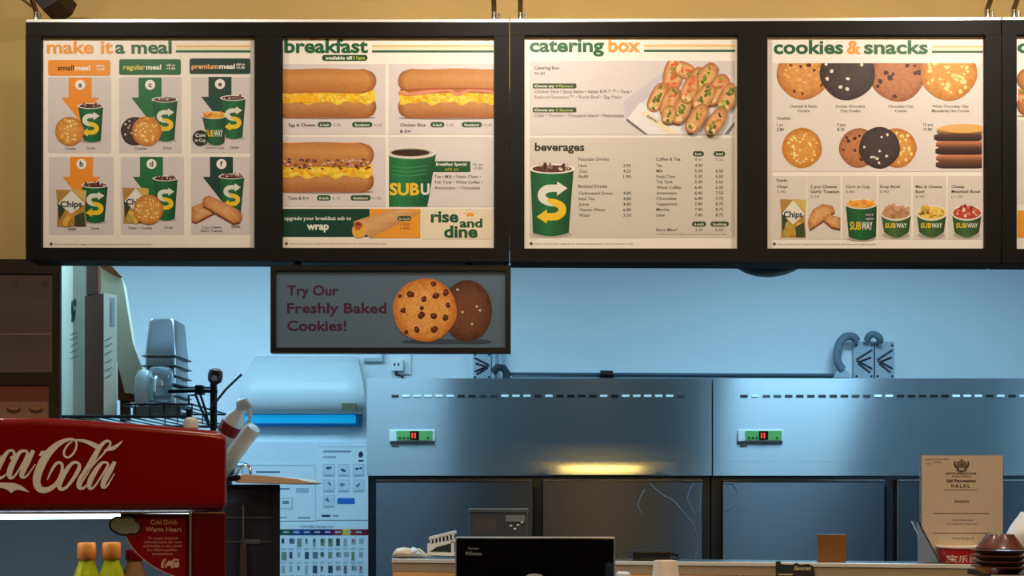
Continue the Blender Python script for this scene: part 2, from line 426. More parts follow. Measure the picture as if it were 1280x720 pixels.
def board(x0, x1, ytl, ytr, ybl, ybr, posters, label):
    base = B((x0+x1)/2, (ybl+ybr)/2, 0)
    r = root('menu_board', base, label, 'menu board', 'illuminated menu boards over the counter')
    T = lambda x: ytl+(ytr-ytl)*(x-x0)/(x1-x0); Bt = lambda x: ybl+(ybr-ybl)*(x-x0)/(x1-x0)
    part('back_box', bslab([(x0+1,T(x0)+1),(x1-1,T(x1)+1),(x1-1,Bt(x1)-1),(x0+1,Bt(x0)-1)], -.012, -.10), M_frame, r)
    fm = MB(); sec = [x0]+[q for p in posters for q in (p[0], p[2])]+[x1]
    pt = posters[0][1]; pb = posters[0][3]
    fr = []
    tops = lambda x: min(p[1] for p in posters); 
    # top and bottom rails, stiles
    bars = [[(x0,T(x0)),(x1,T(x1)),(x1,posters[-1][1]),(x0,posters[0][1])], [(x0,posters[0][3]),(x1,posters[-1][3]),(x1,Bt(x1)),(x0,Bt(x0))]]
    for b in bars: part('frame_rail', bslab(b, .008, -.012), M_frame, r, bevel=.0015)
    edges = [x0]+sum([[p[0], p[2]] for p in posters], [])+[x1]
    for i in range(0, len(edges), 2):
        a, b = edges[i], edges[i+1]
        pp = posters[min(i//2, len(posters)-1)]
        part('frame_stile', bslab([(a,pp[1]),(b,pp[1]),(b,pp[3]),(a,pp[3])], .008, -.012), M_frame, r)
    part('top_rail', bslab([(x0+1,T(x0)-3.2),(x1-.8,T(x1)-3.2),(x1-.8,T(x1)),(x0+1,T(x0))], .0, -.10), M_rail, r, label='bright metal rail along the top edge')
    return r
P1 = (51.3, 45, 318, 309.5); P2 = (352.5, 45, 617.5, 310); P3 = (655.5, 44, 922.5, 310.5); P4 = (959.4, 43.5, 1232, 310.5); P5 = (1271, 43, 1541, 311)
bd1 = board(32, 636.6, 27.5, 27.5, 325, 327.5, [P1, P2], 'menu board at left with the make it a meal and breakfast posters')
bd2 = board(637.4, 1251.6, 27.5, 24.8, 327.5, 329.5, [P3, P4], 'menu board in the middle with the catering box and cookies posters')
bd3 = board(1252.6, 1556, 24.8, 24, 329.5, 331, [P5], 'menu board cut off by the right edge of the photo')
G_ = (34,98,62); O_ = (240,158,66); CELL = (217,208,208); DK = (48,46,44); PAP = (244,237,228)
def poster(bd, R, label):
    p = part('poster', bslab([(R[0],R[1]),(R[2],R[1]),(R[2],R[3]),(R[0],R[3])], -.006, -.0119), M_paper, bd, label=label)
    return Art(lambda x, y, o: B(x, y, -.006+o), p)
def lines(A, x0, x1, y):
    A.rect(x0, y, x1, y+2.2, (246,196,120)); A.rect(x0, y+3.2, x1, y+5, (250,240,200)); A.rect(x0, y+6.4, x1, y+9, (40,92,60))
def foot(A, x0, x1, y):
    A.ell(x0+2, y-1, 2, 2, (90,86,82), 10)
    A.text('Prices in local currency. Images are for illustration purposes only. Terms and conditions apply.', x0+6, y, 2.6, (110,104,100), x1=x1)

# ---- poster 1: make it a meal
A = poster(bd1, P1, 'make it a meal poster'); A.layer('title_lettering')
A.text('make it', 58.5, 66.5, 22.6, O_, x1=141, bold=.028); A.text('a meal', 144, 66.5, 22.6, G_, x1=214.5, bold=.028); lines(A, 220, 313, 56.5)
A.layer('cell_panel')
for x0, x1 in ((60,139),(149,227),(239,313)): A.rrect(x0, 96.5, x1, 191, 2, CELL)
for x0, x1 in ((61,142),(151,230),(239,313)): A.rrect(x0, 196, x1, 293, 2, CELL)
A.layer('heading_label')
for x0, x1, y, c, t, tc in ((60,138,75,(240,152,44),'small','#'),(149,226,74,(28,104,58),'regular','y'),(237,313,73,(20,62,48),'premium','y')):
    A.rrect(x0, y, x1, y+19.5, 2.5, c)
    k = {'small': 72, 'regular': 154, 'premium': 239.5}[t]; e = {'small': 92.5, 'regular': 181.5, 'premium': 273}[t]; e2 = {'small': 112.5, 'regular': 201.5, 'premium': 293.5}[t]
    A.text(t, k, y+12.8, 8.6, {'small': (70,50,20), 'regular': (214,206,90), 'premium': (246,180,120)}[t], x1=e, bold=.03)
    A.text('meal', e+1, y+12.8, 8.6, (248,244,232), x1=e2, bold=.03)
    A.text('add on', x1-18, y+8.6, 4.2, (248,240,228), x1=x1-7, bold=.02); A.text('+5.90', x1-18, y+13, 4.2, (248,240,228), x1=x1-7, bold=.02)
A.layer('arrow_graphic')
for x, y, c, t in ((100.2,97,(240,146,42),'a'),(187.6,97,(28,110,60),'c'),(275,96,(20,66,52),'e'),(101.8,196,(240,146,42),'b'),(189.3,196,(28,110,60),'d'),(276.8,196,(20,60,48),'f')):
    A.layer('arrow_print'); A.poly([(x-14.4,y),(x+14.4,y),(x+14.4,y+25),(x+23.6,y+25),(x,y+55),(x-23.6,y+25),(x-14.4,y+25)], c)
    A.ell(x, y+9, 6.3, 6.3, (246,242,232)); A.text(t, 0, y+12, 9.5, (50,50,46), mid=x, bold=.03)
A.layer('drink_cup_picture')
cup(A, 97.5, 129, 132.5, 104.5, 126, 175.5); cup(A, 190.5, 222, 124.5, 197, 218, 174.5); cup(A, 276, 307, 122.5, 282, 303, 171.5)
cup(A, 102.5, 135, 231.5, 108, 130.5, 276.5); cup(A, 191.5, 222, 223, 197, 218.5, 273.5); cup(A, 274, 305.5, 220.5, 279, 301, 266)
A.layer('food_picture')
cookie(A, 87, 164, 18.2, 'white'); cookie(A, 169, 164, 18, 'dark'); cookie(A, 183.5, 164, 18.6, 'white')
food_cup(A, 252.5, 282.5, 144, 260, 280.5, 178, [(244,178,60),(250,200,90),(240,150,50),(226,110,50)])
A.ell(250.5, 172.5, 9.8, 9.8, (24,40,36)); A.text('Corn', 0, 171, 6, (230,226,214), mid=250.5, bold=.03); A.text('in Cup', 0, 177, 5, (230,226,214), mid=250.5, bold=.03)
chips(A, 70, 237, 108, 283); chips(A, 153, 234.5, 186, 279.5); cookie(A, 185.5, 262, 18.6, 'white')
toast(A, [(239.5,259),(262,250),(273,256),(274,263),(245,278),(239.5,276)])
toast(A, [(256,246),(262,244.5),(298,262),(303,270),(300,277),(292,279),(254,257),(253,250)])
A.layer('caption_lettering')
for t, x, y in (('Cookie',88,187.3),('Drink',114,186.8),('Cookies',176,187),('Drink',209.5,186.5),('Corn in Cup',268,186),('Drink',293.5,186),('Chips',90,287),('Drink',119,287),('Chips + Cookie',175,286.5),('Drink',211,286),('2 pcs Cheese',264.5,285.5),('Garlic Toasties',264.5,290),('Drink',295,284.5)):
    A.text(t, 0, y, 4.6, DK, mid=x, bold=.012)
foot(A, 62, 190, 306); A.flush()

# ---- poster 2: breakfast
A = poster(bd1, P2, 'breakfast poster'); R = P2; A.layer('cell_panel')
for c in ((353,80,482,168),(486,80,617,168),(353,171,482,258.5),(486,171,617,258.5)): A.rect(*c, (222,212,212))
A.rect(352.8, 300, 617.2, 309.7, (246,234,214)); A.rect(527, 261, 617.2, 299, (238,224,196))
A.layer('title_lettering')
A.ell(392, 47.5, 6, 2.2, (246,170,90), 12)
A.text('breakfast', 355.5, 65.5, 23.6, G_, x1=460, bold=.03); lines(A, 465, 617, 56.5)
A.rrect(402.5, 68.5, 459.5, 76, 3.6, (30,84,50)); A.text('available till', 407, 74.3, 5.8, (240,240,230), x1=440, bold=.03); A.text('11am', 442, 74.3, 5.8, (190,200,70), x1=456, bold=.03)
A.layer('sandwich_picture')
EGG = [(250,206,40),(244,186,20),(252,222,90),(238,160,20),(226,190,60)]
A.clip = (R[0]+.2, R[1], R[2]-.2, R[3])
sub(A, 345, 470.5, 86, 147, EGG, False, True)
sub(A, 497.5, 625, 86, 147.5, EGG, True, False)
A.stroke([(498,116,3.5),(515,117.5,4),(540,114,4.5),(560,112,3.5),(572,118,3.5),(590,112,3.5),(617,115,3)], (226,140,110))
A.stroke([(500,112.4,1.6),(540,111,2),(580,110.5,2),(617,111.5,2)], (176,84,50))
for x in (372, 380, 388): A.stroke([(x-8,118,3),(x,126,6),(x+8,119,3)], (250,186,30))
sub(A, 345, 467.5, 178, 240, EGG, False, True)
for k in range(70): A.ell(random.uniform(354,464), random.uniform(199,211), 2.3, 1.2, random.choice([(120,60,50),(200,150,130),(226,190,170),(150,90,60),(90,50,46)]), 6, random.uniform(-.6,.6), .2)
A.layer('coffee_cup_picture')
A.clip = (486.2, 171, 617, 258.4)
A.grid(lambda u, v: (484+(.5-2)*v*0+u*(61-11*v), 193+68*v+4*math.sin(math.pi*u)*(1-v)), 12, 6, lambda u, v: mixc((40,128,74), (18,72,42), abs(u-.35)*1.3))
A.ell(514, 191, 31.5, 7.6, (226,222,212), 30); A.ell(514, 190.5, 27, 5.6, (196,186,170), 26); A.ell(513, 190.8, 24, 4.4, (58,38,26), 26)
A.clip = None
A.text('SUB', 487, 243.5, 20.5, (242,196,50), x1=524, bold=.035); A.text('U', 526, 243, 19, (222,226,216), x1=537, bold=.035)
for k in range(8): A.ell(491+k*5.6, 249+(k%2)*2, .7, .7, (16,60,36), 6)
for k in range(3): A.stroke([(490,208+k*5,.9),(510,210+k*5,.9),(534,207+k*5,.9)], (70,150,100))
A.layer('caption_lettering')
for t, x0, x1, y, p1, p2, a, b in (('Egg & Cheese',361,394,158,397,440,'5.45','10.45'),('Chicken Slice',500,532,158,538,577,'5.45','10.45'),('Tuna & Egg',360,386,249.5,396,438,'6.10','11.90')):
    A.text(t, x0, y, 5.4, DK, x1=x1, bold=.02)
    A.rrect(p1, y-5.6, p1+17.5, y+1.2, 3.3, (46,88,56)); A.text('6-inch', p1+3, y-.3, 4.6, (236,236,220), x1=p1+14.5, bold=.02)
    A.rrect(p2, y-5.6, p2+25.5, y+1.2, 3.3, (46,88,56)); A.text('footlong', p2+3.5, y-.3, 4.6, (236,236,220), x1=p2+22, bold=.02)
    A.text(a, p1+20, y, 5, (120,112,108), x1=p1+29); A.text(b, p2+27.5, y, 5, (120,112,108), x1=p2+38)
A.text('& Egg', 500, 165.8, 5.4, DK, x1=514, bold=.02)
A.rect(541, 201.5, 588, 215, (28,84,48)); A.text('Breakfast Special', 545, 207, 5.2, (240,238,226), x1=583, bold=.02); A.text('add on', 556, 213, 5, (214,200,80), x1=573)
A.text('10 oz', 591, 207, 4.6, DK, x1=603); A.text('+3.30', 591, 212, 4.6, DK, x1=603)
for i, (t, x1) in enumerate((('Tea • Milk • Neslo Cham •', 601), ('Teh Tarik • White Coffee •', 603), ('Americano • Chocolate', 600))): A.text(t, 543, 222.5+i*7, 5.4, DK, x1=x1, bold=.005)
A.layer('wrap_banner')
A.rect(352.8, 261, 470, 296, (18,66,48)); A.rect(462, 261, 525.5, 297.5, (240,160,50))
A.text('upgrade your breakfast sub to', 355.5, 275, 6.6, (226,232,214), x1=439, bold=.02); A.text('wrap', 383.5, 287, 13, (240,240,230), x1=411, bold=.035)
A.grid(lambda u, v: (441+50*u+14*u*v*1+v*6*0+ (v*22), 277+ (-16)*u + 21*v*(1-u*.8)), 14, 6, lambda u, v: mixc((232,182,126), (196,132,76), abs(v-.4)*1.1+.25*nrand(int(u*14), int(v*6))))
A.ell(450, 287, 9.5, 11.5, (226,176,116), 22, .5); A.ell(449, 288, 7, 9, (240,176,60), 18, .5); A.ell(447, 282, 6, 5, (196,96,50), 10, 0, .2)
A.ell(448, 280, 3.4, 2.4, (120,56,34), 8, 0, .2)
A.rrect(497, 270, 514, 276, 3, (46,78,50)); A.text('6-inch', 499, 275, 4.4, (240,236,220), x1=512); A.text('+ 2.00', 499.5, 282, 4.6, (110,70,30), x1=512); A.text('+ 4.00', 499.5, 287, 4.6, (110,70,30), x1=512)
A.layer('rise_and_dine_lettering')
A.text('rise', 538.5, 277.5, 20, (26,86,54), x1=573, bold=.035); A.text('and', 574.5, 284, 15, (26,86,54), x1=603, bold=.035); A.text('dine', 555, 296.5, 20.5, (26,86,54), x1=597, bold=.035)
A.ell(588, 269.5, 5, 4, (240,160,60), 14); A.rect(582, 270.5, 594, 274, (238,224,196))
for k in range(5):
    a = math.radians(200+k*35); A.stroke([(588+6*math.cos(a),269+6*math.sin(a),1),(588+9*math.cos(a),269+8*math.sin(a),1)], (240,160,60))
foot(A, 356, 484, 305.5); A.flush()

# ---- poster 3: catering box, beverages
A = poster(bd2, P3, 'catering box and beverages poster'); R = P3; A.layer('cell_panel')
A.rect(662, 76, 918.5, 169, CELL); A.rect(662, 172, 918.5, 297, (212,203,194))
A.layer('title_lettering')
A.text('catering', 662, 64.5, 23.4, G_, x1=755, bold=.03); A.text('box', 760.5, 64.5, 23.4, O_, x1=800.5, bold=.03); lines(A, 805, 919, 55.8)
A.text('beverages', 668.5, 188.5, 14, (36,40,38), x1=730.5, bold=.03)
A.layer('sandwich_box_picture')
A.clip = (662, 76, 918.3, 168.8)
A.poly([(779,127),(828,92),(836,80),(918,96),(918,168),(806,168),(783,150)], (226,222,226))
A.poly([(779,127),(832,88),(838,100),(800,130),(783,150)], (206,196,206))
A.poly([(783,150),(800,128),(850,160),(860,168),(806,168)], (236,232,232)); A.poly([(783,151),(806,168),(810,168),(784,148)], (120,110,116))
A.poly([(905,168),(918,152),(918,157),(911,168)], (120,112,120)); A.poly([(868,168),(918,128),(918,150),(902,168)], (222,218,224))
A.poly([(800,141),(808,139),(846,166),(836,168)], (244,226,190)); A.text('SUBWAY', 808, 146, 4.6, (40,70,60), x1=824, bold=.02, ang=.55)
BR = [(232,180,124),(216,152,90),(196,124,70)]
def piece(cx, cy, w, h, rot, fillc):
    A.layer('sandwich_piece_print')
    ca, sa = math.cos(rot), math.sin(rot)
    def out(a):
        e = 2/2.6; c, s_ = math.cos(a), math.sin(a); x = w*math.copysign(abs(c)**e, c); y = h*math.copysign(abs(s_)**e, s_); return (cx+x*ca-y*sa, cy+x*sa+y*ca)
    A.polar(cx, cy, out, lambda x, y, r: mixc(BR[0], (164,96,50), r**3*.9+.4*(nrand(round(x), round(y))-.5)), n=22, rings=6)
    A.ell(cx-.62*w*ca, cy-.62*w*sa, h*.62, w*.22, (238,200,150), 12, rot+1.57)
    for k in range(16):
        t = random.uniform(-.8, .75); q = random.uniform(-.3, .3)
        A.ell(cx+t*w*ca-q*h*sa, cy+t*w*sa+q*h*ca, w*.15, h*.16, random.choice(fillc), 6, random.uniform(0,3), .25)
G1 = [(120,140,50),(90,110,40),(210,190,90)]; R1 = [(226,96,60),(236,120,80),(150,150,60)]
for (x, y, w, h, ro, fc) in ((842,93,20,13,.9*2,R1),(856,88,12,10,.4,R1),(868,104,20,11,-1.1,G1),(882,98,20,11,-1.0,G1),(896,112,20,11,-1.0,R1),(910,122,18,11,-1.1,G1),
    (822,122,18,10,-1.1,G1),(838,128,19,11,-1.2,[(226,110,70),(206,150,80),(120,120,50)]),(852,136,19,11,-1.1,G1),(862,112,17,10,-1.2,R1),(880,122,18,11,-1.0,G1),
    (871,148,19,10,-1.0,[(120,130,50),(226,160,90)]),(895,152,18,10,-1.0,[(70,90,40),(150,150,60),(200,120,60)]),(836,143,11,9,-1.3,G1)):
    piece(x, y, w*1.08, h*1.0, ro, fc)
A.clip = None
A.layer('drink_cup_picture')
cup(A, 663, 717, 211, 666, 711, 291, True)
A.layer('catering_text')
A.text('Catering Box', 668, 86.8, 5.6, DK, x1=699, bold=.015); A.text('90.80', 668, 93.4, 4.8, DK, x1=681)
for y in (104.3, 134.3): A.rrect(666, y, 720.5, y+6.3, 1.5, (56,72,42)); A.text('Choose any', 668, y+4.8, 4.8, (236,234,220), x1=693, bold=.02); A.text('4 Flavours' if y < 110 else '2 Sauces', 694.5, y+4.8, 4.8, (180,190,90), x1=716, bold=.02)
A.text('Chicken Slice • Spicy Italian • Italian B.M.T.™ • Tuna •', 668, 116.2, 5.6, (86,80,78), x1=790); A.text('Seafood Sensation™ • Roast Beef • Egg Mayo', 668, 123, 5.6, (86,80,78), x1=777)
A.text('Chilli • Tomato • Thousand Island • Mayonnaise', 668, 146.2, 5.6, (86,80,78), x1=780)
A.layer('price_list')
A.text('Fountain Drinks', 723, 200.8, 5.6, DK, x1=761, bold=.012); A.text('Bottled Drinks', 723, 234.8, 5.6, DK, x1=759, bold=.012); A.text('Coffee & Tea', 820, 200.8, 5.6, DK, x1=850.5, bold=.012)
for i, (t, p, x1) in enumerate((('16oz','3.90',734),('22oz','4.20',734),('Refill','1.90',735))): A.text(t, 723.5, 208.8+6.9*i, 5.4, DK, x1=x1, bold=.01); A.text(p, 779, 208.8+6.9*i, 5.4, DK, x1=788.5, bold=.01)
for i, (t, p, x1) in enumerate((('Carbonated Drinks','4.80',766),('Iced Tea','4.80',743.5),('Juice','4.80',736),('Vitamin Water','6.80',757),('Water','3.00',738))): A.text(t, 723.5, 243.3+6.9*i, 5.4, DK, x1=x1, bold=.01); A.text(p, 779, 243.3+6.9*i, 5.4, DK, x1=789, bold=.01)
for i, (t, x1, p, q) in enumerate((('Tea',827.5,'4.30',''),('Milk',829,'5.30','6.50'),('Neslo Cham',844,'5.30','6.50'),('Teh Tarik',841,'5.30','6.50'),('White Coffee',851,'6.40','6.50'),('Americano',846,'6.40','7.50'),('Chocolate',845.5,'6.40','7.75'),('Cappuccino',846.5,'7.40','8.75'),('Mocha',836.5,'7.40','8.75'),('Latte',831,'7.40','8.75'))):
    y = 208.6+6.88*i; A.text(t, 820.5, y, 5.4, DK, x1=x1, bold=.01); A.text(p, 868.5, y, 5.4, DK, x1=878, bold=.01)
    if q: A.text(q, 894.5, y, 5.4, DK, x1=904, bold=.01)
for x0, x1, y, t in ((866,880,189,'hot'),(892,906.5,189,'iced'),(865,882.5,276.8,'6-inch'),(888,911,276.8,'footlong')):
    A.rrect(x0, y, x1, y+6.6, 3.2, (56,72,50)); A.text(t, x0+3, y+5, 4.6, (232,228,212), x1=x1-3, bold=.015)
A.text('8 oz', 869, 200.8, 4.6, DK, x1=877); A.text('12 oz', 895, 200.8, 4.6, DK, x1=904)
A.text('Extra Meat*', 820.5, 289, 5.2, DK, x1=847.5, bold=.01); A.text('3.30', 869, 289, 5, DK, x1=878.5); A.text('6.60', 894, 289, 5, DK, x1=904)
A.text('Available for beverages in the store while the stock lasts', 820.5, 293.6, 2.8, (96,90,84), x1=908)
foot(A, 662, 792, 305.5); A.flush()

# ---- poster 4: cookies & snacks
A = poster(bd2, P4, 'cookies and snacks poster'); A.layer('cell_panel')
A.rect(966, 79, 1228, 214.5, (228,218,212))
XC = ((966,1008),(1009.5,1050.5),(1053,1096),(1098,1139),(1141.5,1183),(1185,1227.5))
for a, b in XC: A.rect(a, 220, b, 299, (222,212,202))
A.layer('title_lettering')
A.text('cookies', 967, 66.8, 23.5, G_, x1=1054, bold=.03); A.text('&', 1058.5, 66.8, 23, O_, x1=1076, bold=.03); A.text('snacks', 1080, 66.8, 23.5, G_, x1=1160, bold=.03); lines(A, 1165, 1228.5, 57)
A.layer('cookie_picture')
A.clip = (966, 79, 1228, 214)
cookie(A, 1004, 91.5, 33, 'oat'); cookie(A, 1122, 92.5, 34.5, 'choc'); cookie(A, 1186, 90, 35.5, 'white'); cookie(A, 1059.5, 90.5, 34.5, 'dark')
cookie(A, 1002.5, 185, 25, 'white'); cookie(A, 1073.5, 185, 24.6, 'choc'); cookie(A, 1121, 185, 24.6, 'white'); cookie(A, 1099.5, 184.5, 25.6, 'dark')
for i, c in enumerate([(96,56,38),(190,118,80),(70,40,34),(186,112,76),(80,48,40),(224,164,84)]):
    y = 206-i*8.6; x = 1200+random.uniform(-2, 2); hi = tuple(min(255, q*1.25) for q in c)
    A.grid(lambda u, v: (x-31+62*u if x-31+62*u < 1227.5 else 1227.5, y+(v-.5)*9.4*max(.25, 1-(2*u-1)**10)**.5), 14, 3, lambda u, v: mixc(hi, tuple(q*.5 for q in c), v))
A.ell(1204, 160.5, 29, 5.6, (232,176,100), 24); A.clip = None
A.layer('snack_picture')
chips(A, 975, 249, 1007.5, 297)
toast(A, [(1010,276),(1016,262),(1028,255),(1040,257),(1044,264),(1026,278),(1012,287)]); toast(A, [(1028,274),(1036,268),(1050.5,272),(1050.5,286),(1040,284)])
food_cup(A, 1057, 1096, 255, 1061, 1095, 296, [(244,176,60),(250,196,80),(240,146,50)]); A.rect(1081, 265, 1093, 276, (24,58,44)); A.text('HOT', 1082, 270, 4, (230,230,216), x1=1092); A.text('NEW', 1082, 275, 4, (230,230,216), x1=1092)
food_cup(A, 1101, 1139, 266, 1105, 1136, 290, [(196,146,110),(206,160,124),(180,126,92)], (70,110,56))
food_cup(A, 1145.5, 1183, 266, 1149, 1180, 290, [(240,200,90),(246,214,130),(220,170,60),(140,110,50)], (70,110,56))
food_cup(A, 1190, 1227.3, 266, 1193, 1224, 290, [(200,70,56),(226,110,86),(240,206,180),(150,46,40)], (70,110,56))
A.layer('caption_lettering')
for t, x, y in (('Oatmeal & Raisin',1004.5,134.5),('Cookie',1004.5,140.2),('Double Chocolate',1063,134.5),('Chip Cookie',1063,140.2),('Chocolate Chip',1126,134.5),('Cookie',1126,140.2),('White Chocolate Chip',1188,134.5),('Macadamia Nut Cookie',1188,140.2)): A.text(t, 0, y, 4.9, DK, mid=x, bold=.01)
for t, x, y in (('Cookies',971,149.5),('1 pc',971,157.5),('2.80',971,163.5),('3 pcs',1046.5,157.5),('8.10',1046.5,163.5),('12 pcs',1154,157.5),('19.80',1154.5,163.5),('Snacks',970.5,227)): A.text(t, x, y, 5.2, DK, bold=.015)
for x, L in ((971,('Chips','3.90')),(1013,('2 pcs Cheese','Garlic Toasties','5.50')),(1057,('Corn in Cup','4.90')),(1100,('Soup Bowl','6.90')),(1144.5,('Mac & Cheese','Bowl','8.90')),(1189.5,('Cheesy','Meatball Bowl','11.20'))):
    for i, t in enumerate(L): A.text(t, x, 235+i*6.2, 5.2 if i < len(L)-1 else 4.6, DK if i < len(L)-1 else (110,100,94), x1=min(x+len(t)*2.75, x+36), bold=.018 if i < len(L)-1 else 0)
foot(A, 966, 1095, 306); A.flush()

# ---- poster 5 (mostly outside the frame)
A = poster(bd3, P5, 'poster cut off at the photo edge'); A.layer('title_lettering'); A.text('classics', 1271.5, 65.5, 23.5, G_, x1=1372, bold=.03); lines(A, 1380, 1536, 56)
A.layer('cell_panel'); A.rect(1271.5, 150, 1540, 255, (228,218,208)); A.rect(1271.5, 263, 1400, 297, (240,160,50))
A.layer('sandwich_picture'); sub(A, 1271, 1400, 84, 145, [(226,90,60),(240,130,90),(110,140,50),(236,180,120)], True, True); A.flush()

# gooseneck lamps standing on the boards
def arm_lamp(px, base_y, dxp, label, head_in=False):
    b = B(px, base_y, -.03)
    r = root('arm_lamp', b, label, 'lamp', 'arm lamps on top of the menu boards')
    s = MB().lathe(b, (0,0,1), [(.0075,0),(.0075,.024),(.006,.026)], 12); part('stud', s, M_chrome, r, smooth=True)
    s2 = MB().lathe(b+Vector((.014,0,0)), (0,0,1), [(.004,0),(.004,.020)], 8); part('screw', s2, M_chrome, r, smooth=True)
    top = b+Vector((0,0,.024)); fw = 1 if not head_in else .9
    path = [top, top+Vector((dxp*.3,-.05,.04)), top+Vector((dxp*.65,-.22,.16)), top+Vector((dxp,-.52,.30)), top+Vector((dxp,-.62,.31))]
    part('arm', MB().tube(path, .007, 10), M_arm, r, smooth=True)
    h = path[-1]
    hd = MB().prism([h+Vector((-.03,-.03,.02)), h+Vector((-.03,-.10,-.03)), h+Vector((-.03,-.08,-.06)), h+Vector((-.03,.02,-.01))], (.06,0,0))
    part('lamp_head', hd, M_lamphead, r, bevel=.004)
    lo = area('bulb', h+Vector((0,-.03,-.05))-b, (math.radians(38), 0, 0), .12, .06, BOARD_WATT, WARM); lo.parent = r
for px, dx, lab in ((45.5,.0,'arm lamp with chrome stud on the left end of the left menu board'),(617.5,-.0,'arm lamp just left of the seam between the two long menu boards'),
                    (650.5,0,'arm lamp just right of the seam between the two long menu boards'),(1234,.0,'arm lamp on the right end of the middle menu board'),(1267,.0,'arm lamp on the menu board at the right edge')):
    arm_lamp(px, 26 if px < 1200 else 23, dx, lab)
# dark angular projector head hung near the top left corner
r = root('spotlight', P(60, 12, 3.15), 'dark angular spotlight at the top left corner above the menu board', 'lamp')
part('housing', MB().prism([P(43,-14,3.14), P(80,-14,3.14), P(73,0,3.14), P(53,12.5,3.14), P(41,-2,3.14)], (0,.10,0)), M_lamphead, r, bevel=.003)
part('bracket', MB().tube([P(24,-4,3.16), P(45,12,3.14), P(46,22,3.08)], .005, 8), M_chrome, r, smooth=True)
part('ceiling_rod', MB().tube([P(58,-10,3.18), Vector((P(58,-10,3.18).x, 3.18, 3.7))], .006, 8), M_lamphead, r)

# black dome hanging under the seam of the boards
YD = 3.75; zb = P(962.5, 345.5, YD).z; c0 = P(962.5, 345, YD); rad = .197
r = root('dome_lamp', (c0.x, YD, zb), 'black rounded bowl shaped lamp behind the menu board, only its bottom showing', 'lamp')
prof = [(1e-6,0)]+[(rad*math.sin(a), rad*(1-math.cos(a))) for a in [math.radians(k*9) for k in range(1, 11)]]+[(rad*.9, rad*1.25),(.03, rad*1.5),(.015, rad*1.7)]
part('shade', MB().lathe((c0.x, YD, zb), (0,0,1), prof, 40), mat('black_enamel', (10,10,12), .4), r, smooth=True)
part('cord', MB().tube([(c0.x,YD,zb+.3),(c0.x,YD,3.02)], .005, 8), mat('black_rubber', (14,14,14), .6), r)

# ================================================================== COOKIE SIGN
sr = root('hanging_sign', B(488, 441, .0), 'small landscape sign with two cookies hanging under the left menu board', 'sign')
M_sframe = mat('sign_black_frame', (16,13,14), .4, 0, .05)
ox0, oy0, ox1, oy1 = 338, 331.5, 638.5, 441; ix0, iy0, ix1, iy1 = 344.5, 338, 631.5, 434.5
for pl in ([(ox0,oy0),(ox1,oy0),(ix1,iy0),(ix0,iy0)], [(ix0,iy1),(ix1,iy1),(ox1,oy1),(ox0,oy1)], [(ox0,oy0),(ix0,iy0),(ix0,iy1),(ox0,oy1)], [(ix1,iy0),(ox1,oy0),(ox1,oy1),(ix1,iy1)]):
    part('frame_bar', bslab(pl, .0, -.03), M_sframe, sr)
for x in (372, 586):
    part('hanger', bslab([(x-4,322),(x+4,322),(x+4,334),(x-4,334)], -.015, -.02), M_chrome, sr)
pp = part('sign_panel', bslab([(ix0,iy0),(ix1,iy0),(ix1,iy1),(ix0,iy1)], -.008, -.028), mat('sign_blue_grey', (84,106,128), .5, 0, .02), sr)
A = Art(lambda x, y, o: B(x, y, -.008+o), pp); A.layer('lettering')
MAR = (72,34,58)
A.text('Try Our', 359, 369, 17.5, MAR, x1=423, bold=.02); A.text('Freshly Baked', 359, 391, 17.5, MAR, x1=483, bold=.02); A.text('Cookies!', 359, 413, 17.5, MAR, x1=433, bold=.02)
A.layer('cookie_picture')
A.ell(545, 427, 44, 3, (62,78,92), 24); A.ell(591, 427, 24, 3, (62,78,92), 24)
A.polar(584, 388.5, lambda a: (584+31*math.cos(a), 388.5+38.5*math.sin(a)), lambda x, y, q: mixc((124,76,56), (84,48,36), q**3+.5*nrand(int(x*.5), int(y*.5))-.2), 44, 14)
for x, y in ((572,362),(596,383),(578,390),(600,388),(590,405)): A.ell(x, y, 1.8, 1.5, (226,200,170), 7)
A.polar(531, 387.5, lambda a: (531+40*math.cos(a)*(1+.012*math.sin(6*a)), 387.5+39.5*math.sin(a)*(1+.012*math.cos(5*a))), lambda x, y, q: mixc((248,178,96), (204,118,48), q**4+.7*nrand(int(x*.6), int(y*.6))-.25), 60, 20)
for x, y, s_ in ((513,368,5),(530,374,4),(545,370,4.5),(557,366,4.5),(542,355,3.5),(504,388,4),(527,394,5),(542,395,5),(557,397,4.5),(521,412,4),(543,412,5),(508,415,3),(560,382,3.5),(527,385,3),(500,370,2.5)):
    A.ell(x, y, s_, s_*.85, (92,38,26), 9, random.uniform(0,3), .2); A.ell(x-.6, y-.8, s_*.4, s_*.3, (150,70,46), 6)
A.flush()

# ================================================================== NOTICE BOARD (left)
nb = root('notice_board', (-1.75, 3.30, 1.2), 'dark framed notice board with dim posters on the pier at far left', 'notice board')
def YP(Y): return lambda x, y, o: P(x, y, Y-o)
def slab(x0, y0, x1, y1, Y, d): a = P(x0, y1, Y); b = P(x1, y0, Y); return MB().box(a.x, b.x, Y, Y+d, a.z, b.z)
part('backboard', slab(-260, 331, 74.5, 640, 3.29, .01), mat('notice_backboard', (24,16,12), .6), nb)
for q in ((-260,331,75,342),(-260,466,75,481),(66,342,75,466),(61,481,75,640),(-100,342,-86,466)): part('frame_bar', slab(*q, 3.282, .008), M_dark, nb)
n1 = part('notice', slab(-80, 343, 65.5, 465.5, 3.287, .003), mat('notice_paper_brown', (98,78,70), .6), nb, label='pale brown letter with an emblem')
A = Art(YP(3.287), n1); A.layer('printed_text')
A.ell(19, 353, 4, 4, (100,80,74), 12); A.rect(52, 349, 60, 358, (96,74,66))
for y in (400, 404, 408): A.rect(-40, y, 34 if y > 400 else 28, y+.8, (120,98,90))
